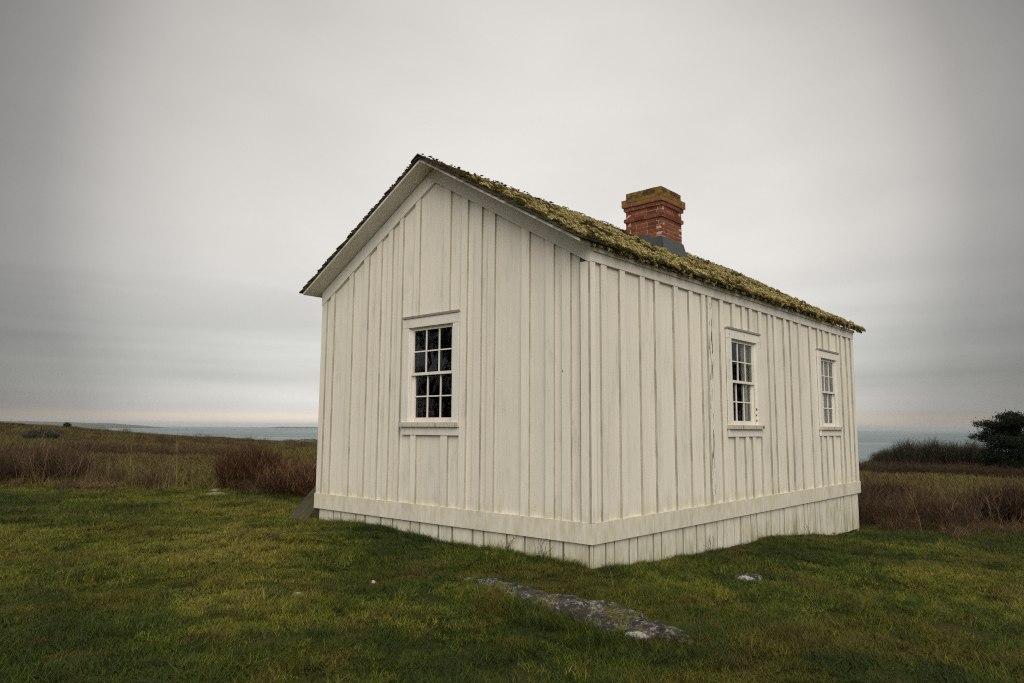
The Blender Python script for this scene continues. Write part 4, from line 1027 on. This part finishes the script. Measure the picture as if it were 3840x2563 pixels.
# ------------------------------------------------------------------ bushes and tree
def shrub(name, x, y, rad, h, n, m, label, cat='bush', group=None, twigs=4, wid=.012, lean=1.0, flat=1.0, bend=-.3, aspect=1.0):
    z = float(ground_z(x, y)) - .05
    ba = rng.uniform(0, 6.28, n); br = rad * .55 * np.sqrt(rng.random(n))
    xy = np.stack([br * np.cos(ba) * aspect, br * np.sin(ba)], 1)
    hh = h * (1 - .45 * (br / (rad * .55 + 1e-6)) ** 2) * rng.uniform(.65, 1.0, n)
    az = ba + rng.normal(0, .5, n)
    hue = np.clip(rng.normal(.45, .22, n), 0, 1)
    V, F, A = ribbons(n, xy, hh, np.full(n, wid), (br / rad) * lean * rng.uniform(.5, 1.2, n) * rad / h * 1.1, rng.uniform(bend, .25, n), hue, 3, tipw=.4, az=az)
    VV, FF, AA_ = [V], [F], [A]; off = len(V); Vr = V.reshape(n, 4, 2, 3).mean(2)
    for _ in range(twigs):
        f = rng.uniform(.2, 1, n); seg = np.minimum((f * 3).astype(int), 2); fr = f * 3 - seg
        b0 = Vr[np.arange(n), seg] * (1 - fr)[:, None] + Vr[np.arange(n), seg + 1] * fr[:, None]
        v, ff, a = ribbons(n, b0, h * rng.uniform(.08, .26, n), np.full(n, wid * .7), rng.uniform(.2, 1.4, n), rng.uniform(-.3, .3, n), np.clip(hue + rng.normal(0, .15, n), 0, 1), 2)
        VV.append(v); FF.append(ff + off); AA_.append(a); off += len(v)
    root = empty(name, (x, y, z)); tag(root, label, cat, group)
    o = mesh_obj('twigs', np.vstack(VV), np.vstack(FF), m, root, attr=np.concatenate(AA_)); o['kind'] = 'stuff'
    # a few woody main stems
    Vs, Fs = [], []
    for i in range(7):
        a0 = rng.uniform(0, 6.28); b = len(Vs); l = rad * rng.uniform(.2, .6); hs = h * rng.uniform(.45, .75); r0 = .012 + .01 * h
        for q, (f, rr_) in enumerate(((0, 1), (.5, .7), (1, .3))):
            for c in range(4): Vs.append((math.cos(a0) * l * f ** 1.2 + r0 * rr_ * math.cos(c * 1.57), math.sin(a0) * l * f ** 1.2 + r0 * rr_ * math.sin(c * 1.57), hs * f))
        for q in range(2):
            for c in range(4): Fs.append((b + q * 4 + c, b + q * 4 + (c + 1) % 4, b + q * 4 + 4 + (c + 1) % 4, b + q * 4 + 4 + c))
    mesh_obj('stem', Vs, Fs, M_BARK, root)
    return root
shrub('round_bush', -11.9, 2.75, .98, 1.22, 2600, M_RUST, 'large rounded russet bush of upright twigs left of the cottage')
shrub('bramble_bush', -10.5, 3.1, 1.0, .92, 1300, M_BRAM, 'tangled reddish bramble between the russet bush and cottage corner', group='brambles beside the cottage', lean=1.5, wid=.010)
shrub('bramble_bush', -9.6, 3.3, 1.0, .95, 1500, M_BRAM, 'tangled pale-stemmed bramble right against the cottage corner', group='brambles beside the cottage', lean=1.5, wid=.010)
shrub('bramble_bush', -8.9, 4.1, 1.1, 1.15, 1300, M_BRAM, 'taller bramble half hidden behind the cottage corner', group='brambles beside the cottage', lean=1.3, wid=.010)
shrub('small_bush', -77.7, 15.2, .55, .42, 400, M_THICK, 'low dark dome-shaped bush on the left skyline', wid=.05, twigs=5, group='bushes on the left skyline')
shrub('small_bush', -81.5, 20.2, .42, .78, 400, M_THICK, 'small round dark bush standing alone on the skyline', wid=.05, twigs=5, group='bushes on the left skyline')
shrub('grey_bush', -51.4, 9.4, 1.3, .95, 900, M_GORSE, 'pale grey-green rounded bush in the field on the left', wid=.05, twigs=5)
shrub('dark_bush', -47.5, 10.0, 1.1, .45, 500, M_THICK, 'low dark bush just right of the grey-green bush', wid=.05, twigs=4)
shrub('dark_bush', -10.4, 46.0, .7, .75, 300, M_THICK, 'tiny dark bush beside the far cottage corner', wid=.03, twigs=4, group='bare bushes above the sea')
for i, (x, y, rd, h, lab) in enumerate([(-.5, 12.4, 1.0, .92, 'dark bramble mound just right of the far cottage corner'), (1.9, 12.5, 1.1, 1.08, 'dark bramble mound near the right picture edge'),
                                        (3.4, 12.6, 1.2, 1.20, 'tall dark bramble at the very right edge of the lawn')]):
    shrub('bramble_bush', x, y, rd, h, 1100, M_DBRAM, lab, group='dark brambles right of the cottage', lean=1.5, wid=.010)
th_ = [(-9.3, 46.0, 1.3, 1.35, 'leftmost low bare bush of the dark thicket above the sea'), (-8.1, 46.4, 1.5, 1.95, 'tall bare bush left of centre in the seaside thicket'),
       (-6.8, 47.0, 1.3, 2.0, 'bare bush with spiky top in the middle of the seaside thicket'), (-5.7, 47.0, 1.3, 1.85, 'bare bush right of centre in the seaside thicket'),
       (-4.6, 47.2, 1.4, 1.9, 'broad bare bush at the right of the seaside thicket'), (-3.4, 47.0, 1.2, 1.15, 'low dark bush left of the conifer trunk'),
       (-1.4, 46.6, 1.5, 1.2, 'low dark bush under the right side of the conifer'), (0.6, 46.4, 1.6, 1.3, 'low dark bush right of the conifer at the picture edge')]
for i, (x, y, rd, h, lab) in enumerate(th_):
    shrub('bare_bush', x, y, rd, h * 1.16, 1500, M_THICK, lab, group='bare bushes above the sea', wid=.018, twigs=6)

def conifer(x, y, H, label, seed=3, wide=2.15, name='conifer_tree', base=None):
    rg = np.random.default_rng(seed); z0 = float(ground_z(x, y)) - .1; root = empty(name, (x, y, z0)); tag(root, label, 'tree')
    V, F = [], []; segs = 10
    def tube(P, r):
        b = len(V); k = 6
        for i, (p, q) in enumerate(zip(P, r)):
            for c in range(k): a = c * 2 * math.pi / k; V.append((p[0] + q * math.cos(a), p[1] + q * math.sin(a), p[2]))
        for i in range(len(P) - 1):
            for c in range(k): F.append((b + i * k + c, b + i * k + (c + 1) % k, b + (i + 1) * k + (c + 1) % k, b + (i + 1) * k + c))
    tube([(.10 * math.sin(i * .7), .05 * math.cos(i), H * i / segs) for i in range(segs + 1)], [.20 * (1 - .85 * i / segs) for i in range(segs + 1)])
    nd = []; hu = []
    nb = 52
    for i in range(nb):
        f = .10 + .88 * i / nb; z = H * f; L = wide * math.sqrt(max(.02, 1 - ((f - .42) / .62) ** 2)) * rg.uniform(.60, 1.08); a = rg.uniform(0, 6.28)
        up = rg.uniform(-.05, .42); P = []; dirx, diry = math.cos(a), math.sin(a); segn = 7
        for s_ in range(segn + 1):
            q = s_ / segn; P.append((dirx * L * q, diry * L * q, z + up * L * q - .12 * L * q * q + .03 * math.sin(5 * q)))
        tube_r = [.05 * (1 - .8 * q / segn) * (1 - .6 * f) + .008 for q in range(segn + 1)]
        b = len(V)
        tube(P, tube_r)
        for s_ in range(1, segn + 1):
            q = s_ / segn
            ncl = 3 if s_ < segn else 5
            for c in range(ncl):                    # foliage pads: flat tufts along and beside the limb
                w_ = .13 + .42 * q * (1 - q) * L * .6
                cx, cy = P[s_][0] - diry * rg.normal(0, w_), P[s_][1] + dirx * rg.normal(0, w_); cz = P[s_][2] + rg.uniform(-.02, .12)
                m_ = 46; pts = rg.normal(size=(m_, 3)) * np.array([.15, .15, .10]) + (cx, cy, cz)
                d = rg.normal(size=(m_, 3)) * np.array([1, 1, .5]) + (dirx * .4, diry * .4, .9); d /= np.linalg.norm(d, axis=1)[:, None]
                sd2 = np.cross(d, rg.normal(size=(m_, 3))); sd2 /= np.linalg.norm(sd2, axis=1)[:, None] + 1e-6; l_ = rg.uniform(.06, .12, m_)[:, None]
                nd.append(np.stack([pts - sd2 * .022, pts + sd2 * .022, pts + d * l_], 1)); hu.append(np.repeat(rg.random(m_), 3))
    mesh_obj('trunk', V, F, M_BARK, root)
    Vn = np.concatenate(nd).reshape(-1, 3); o = mesh_obj('crown', Vn, np.arange(len(Vn)).reshape(-1, 3).astype(np.int32), M_NEED, root, attr=np.concatenate(hu)); o['kind'] = 'stuff'
    return root
conifer(-1.55, 42.6, 3.55, 'dark wind-shaped conifer with flat layered branches at the right edge')
conifer(12.5, 30.0, 6.0, 'broad conifer standing beyond the lawn, reflected in the side window', seed=9, wide=2.6)
conifer(-15.5, -12.5, 8.5, 'dense conifer behind the photographer, mirrored dark in the gable window', seed=12, wide=3.2)

# bare tree and picket fence behind the photographer's left shoulder: they show only as reflections in the gable window
def bare_tree(x, y, H, label):
    z0 = float(ground_z(x, y)) - .1; root = empty('bare_tree', (x, y, z0)); tag(root, label, 'tree'); rg = random.Random(4)
    def grow(V, F, p, d, L, r, lev, limit):
        b = len(V); k = 5; P = [p]; D = Vector(d)
        for s_ in range(4):
            D = (D + Vector((rg.uniform(-.18, .18), rg.uniform(-.18, .18), rg.uniform(-.05, .12)))).normalized(); P.append(P[-1] + D * L / 4)
        X = D.orthogonal().normalized(); Y = D.cross(X)
        for i, q in enumerate(P):
            rad = r * (1 - .5 * i / 4)
            for c in range(k): a = c * 2 * math.pi / k; V.append(tuple(q + X * rad * math.cos(a) + Y * rad * math.sin(a)))
        for i in range(4):
            for c in range(k): F.append((b + i * k + c, b + i * k + (c + 1) % k, b + (i + 1) * k + (c + 1) % k, b + (i + 1) * k + c))
        if lev < limit:
            for _ in range(4 if lev == 0 else 3):
                f = rg.randint(2, 4); nd_ = (D + Vector((rg.uniform(-1, 1), rg.uniform(-1, 1), rg.uniform(-.3, .5)))).normalized()
                grow(V, F, P[f], nd_, L * rg.uniform(.55, .8), r * .5 * (1 - .1 * f), lev + 1, limit)
    V, F = [], []; grow(V, F, Vector((0, 0, 0)), (0, 0, 1), H * .4, .28, 0, 0); mesh_obj('trunk', V, F, M_BARK, root)
    V2, F2 = [], []; top = Vector(V[-1]); rg2 = rg
    for _ in range(7): grow(V2, F2, top - Vector((0, 0, rg.uniform(0, .8))), Vector((rg.uniform(-1, 1), rg.uniform(-1, 1), rg.uniform(.2, 1))).normalized(), H * .32, .12, 1, 5)
    o = mesh_obj('branch', V2, F2, M_PALEB, root); o['kind'] = 'stuff'
    return root
bare_tree(-11.5, -9.5, 7.5, 'bare branching tree behind the photographer, mirrored in the gable window')
pf = empty('picket_fence', (-14, -13, -.3)); tag(pf, 'white picket fence behind the photographer, mirrored in the gable window', 'fence')
pm = None
for i in range(70):
    x = -19 + i * .17; y = -9.8 - i * .05
    zg = -.32
    if pm is None:
        G = Geo(); G.prism([(-.035, 0), (.035, 0), (.035, 1.62), (0, 1.72), (-.035, 1.62)], lambda u, v, o: (u, o, v), 0, .02); q = G.build('picket', [M_TRIM], pf); pm = q.data
    else: q = bpy.data.objects.new('picket', pm); COL.objects.link(q); q.parent = pf
    q.location = Vector((x + 14, y + 13, zg + .3))
for zz in (.35, 1.3):
    G = Geo(); G.hexa([(-19 + 14, -9.8 + 13 + .02, zz), (-7.2 + 14, -13.25 + 13 + .02, zz), (-7.2 + 14, -13.25 + 13 + .06, zz), (-19 + 14, -9.8 + 13 + .06, zz)] +
                      [(-19 + 14, -9.8 + 13 + .02, zz + .07), (-7.2 + 14, -13.25 + 13 + .02, zz + .07), (-7.2 + 14, -13.25 + 13 + .06, zz + .07), (-19 + 14, -9.8 + 13 + .06, zz + .07)]); G.build('rail', [M_TRIM], pf)

# ------------------------------------------------------------------ rocks
def rock(name, cx, cy, rx, ry, h, rotz, m, label, cat='rock', seed=1, sink=.35, prof=None, res=(220, 90), group=None):
    z = float(ground_z(cx, cy, False)); nu, nv = res; V = []
    for j in range(nv + 1):
        ph = (j / nv) * math.pi * .5
        for i in range(nu):
            th = 2 * math.pi * i / nu
            c, s = math.cos(th), math.sin(th); rad = math.sin(ph)
            ex = (abs(c) ** .9) * (1 if c > 0 else -1); px = ex * rad; py = s * rad * (1 if prof is None else prof(px))
            hz = math.cos(ph) ** .75 * (1 if prof is None else prof(px))
            V.append([px * rx, py * ry, hz * h])
    V = np.array(V)
    nz = (vnoise(V[:, 0] * 6 + 50, V[:, 1] * 6 + 50, seed) - .5) * .30 + (vnoise(V[:, 0] * 17 + 50, V[:, 1] * 17 + 50, seed + 1) - .5) * .16 + (vnoise(V[:, 0] * 45 + 50, V[:, 1] * 45 + 50, seed + 2) - .5) * .09
    nz = nz + 0.8 * (np.abs(vnoise(V[:, 0] * 9 + 80 + V[:, 1] * 5, V[:, 1] * 14 + 80, seed + 3) - .5) - .22) * .35
    V[:, 2] = V[:, 2] * (1 + nz * 1.5) - sink * h * 0
    V[:, 0] *= 1 + nz * .35; V[:, 1] *= 1 + nz * .5
    cr, sr_ = math.cos(rotz), math.sin(rotz)
    wx = cx + V[:, 0] * cr - V[:, 1] * sr_; wy = cy + V[:, 0] * sr_ + V[:, 1] * cr
    V[:, 2] += ground_z(wx, wy) - z + (.012 if rx < .1 else .004)          # the stone rides the uneven turf
    V[-nu:, 2] -= .12
    I = np.arange((nv + 1) * nu).reshape(nv + 1, nu); J = np.roll(I, -1, 1)
    F = np.stack([I[:-1], I[1:], J[1:], J[:-1]], -1).reshape(-1, 4)
    o = mesh_obj(name, V, F, m, smooth=True); o.location = (cx, cy, z - .02); o.rotation_euler = (0, 0, rotz); tag(o, label, cat, group); return o
M_R1 = mat('lichened bedrock', rock_fn((1.60, -1.69, -.29), .145, .62))
M_R2 = mat('half buried stone', rock_fn((1.12, 1.17, -.37), .105, .5))
M_R3 = mat('pale stone', lambda t, b: t.put(b.inputs['Base Color'], t.mix(t.noise(wpos(t), 55, 4), (0.46, 0.45, 0.34), (0.26, 0.25, 0.18)))); M_R3b = mat('pale small stone', lambda t, b: t.put(b.inputs['Base Color'], t.mix(t.noise(wpos(t), 40, 4), (0.30, 0.28, 0.20), (0.12, 0.112, 0.07))))
M_R4 = mat('white stone', lambda t, b: t.put(b.inputs['Base Color'], t.mix(t.noise(wpos(t), 60, 4), (0.62, 0.58, 0.52), (0.30, 0.27, 0.22))))
rock('rock_outcrop', .62, -1.37, 1.30, .29, .130, -.09, M_R1, 'long low mossy bedrock hump with a white patch, before the cottage corner', seed=5, prof=lambda p: .52 + .48 * min(1, max(0, (p + 1) / 1.15)))
rock('half_buried_rock', 1.09, 1.28, .15, .12, .085, .4, M_R2, 'small half-buried rock with a bright white patch near the long wall', seed=15, res=(48, 20))
rock('pale_stone', -1.27, -2.61, .068, .055, .050, .3, M_R3, 'flat pale lichen-coloured stone alone in the open lawn', seed=25, cat='stone', res=(24, 10))
rock('white_stone', -1.16, -1.88, .024, .020, .036, .3, M_R4, 'tiny white stone in the grass, farther back than the flat pale stone', seed=35, cat='stone', res=(20, 8))
rock('path_rock', -11.2, 1.55, .30, .20, .075, .75, M_R3b, 'smooth grey rock across the grassy path left of the cottage', seed=45, res=(40, 16))
rock('path_rock', -11.9, 1.9, .14, .10, .07, .75, M_R3b, 'smaller grey rock just behind the smooth path rock', seed=55, res=(30, 12))
rock('driftwood_log', -69.2, 41.7, 2.0, .5, .75, .62, M_R2, 'dark rounded boulder on the field skyline beside the cottage edge', cat='boulder', seed=65, res=(30, 12), prof=lambda p: .75 - .25 * p)
bpy.data.objects['driftwood_log'].name = 'dark_boulder'

# ------------------------------------------------------------------ slanted plank hatch by the west wall
ht = empty('plank_hatch', (-5.55, .1, -.24)); tag(ht, 'slanting weathered wooden plank hatch propped against the far cottage side', 'hatch')
HL = Vector((-5.55, .1, -.24)); s45 = math.atan(.985)
def slab(name, x0, x1, d0, d1, t0, t1, m=M_PLANK):
    c, s = math.cos(s45), math.sin(s45); G = Geo()
    def P(x, d, h): return (x - HL.x, .03 + d * c - h * s - HL.y, -.25 + d * s + h * c - HL.z)
    G.hexa([P(x0, d0, t0), P(x1, d0, t0), P(x1, d1, t0), P(x0, d1, t0), P(x0, d0, t1), P(x1, d0, t1), P(x1, d1, t1), P(x0, d1, t1)])
    return G.build(name, [m], ht)
for x0, x1, e in ((-5.79, -5.64, 1.16), (-5.635, -5.48, 1.2), (-5.475, -5.318, 1.22)): slab('plank', x0, x1, -.05, e, -.012, .014)
slab('side_rail', -5.365, -5.322, -.03, 1.2, -.085, -.0125, M_GAP); slab('side_rail', -5.785, -5.745, -.03, 1.15, -.085, -.0125, M_GAP)
G = Geo(); G.box((-5.36 - HL.x, .17 - HL.y, -.16 - HL.z), (-4.985 - HL.x, .23 - HL.y, -.075 - HL.z)); G.build('brace', [M_PLANK], ht)

# dry vine stems climbing the skirting
def vine(x, y, fn, label, seed):
    rg = random.Random(seed); V, F = [], []
    for s_ in range(6):
        a = rg.uniform(-.5, .5); L = rg.uniform(.16, .30); P = []
        for i in range(7):
            f = i / 6; P.append(Vector((a * L * f + .05 * math.sin(3 * f + s_), .01 + .03 * math.sin(f * 3.1), L * f * (1 - .35 * f * abs(a) * 2))))
        for i in range(6):
            b = len(V); w_ = .0022
            for q in (P[i], P[i + 1]): V += [(q.x - w_, q.y, q.z), (q.x + w_, q.y, q.z), (q.x, q.y + w_ * 1.5, q.z + w_)]
            F += [(b, b + 1, b + 4, b + 3), (b + 1, b + 2, b + 5, b + 4), (b + 2, b, b + 3, b + 5)]
    V = [fn(v[0], v[2], v[1]) for v in V]
    A = np.full(len(V), .35); o = mesh_obj('dry_vine', V, F, M_BRAM, attr=A); o.location = (x, y, float(ground_z(x, y)) - .01); tag(o, label, 'vine'); return o
vine(-.62, -.0, fg, 'dry brown vine stems curling up the skirting left of the near corner', 1)
vine(.02, 2.45, fl, 'thin dead vine stems rising against the long side skirting', 2)
vine(.05, 5.8, fl, 'sparse dry stems leaning on the skirting below the far window', 3)
vine(-1.1, -.02, fg, 'short reddish dead stems against the gable skirting', 4)

# ------------------------------------------------------------------ sea haze
G = Geo(); G.box((-16000, -16000, SEA - 6), (16000, 16000, 82)); hz = G.build('haze', [])
hm = bpy.data.materials.new('pale sea air'); hm.use_nodes = True; t = NT(hm.node_tree); t.n.clear()
o_ = t.new('ShaderNodeOutputMaterial'); pv = t.new('ShaderNodeVolumePrincipled')
pv.inputs['Density'].default_value = HAZE; pv.inputs['Color'].default_value = (0.86, 0.93, 0.95, 1)
t.l.new(pv.outputs[0], o_.inputs['Volume']); hz.data.materials.append(hm); tag(hz, kind='stuff')
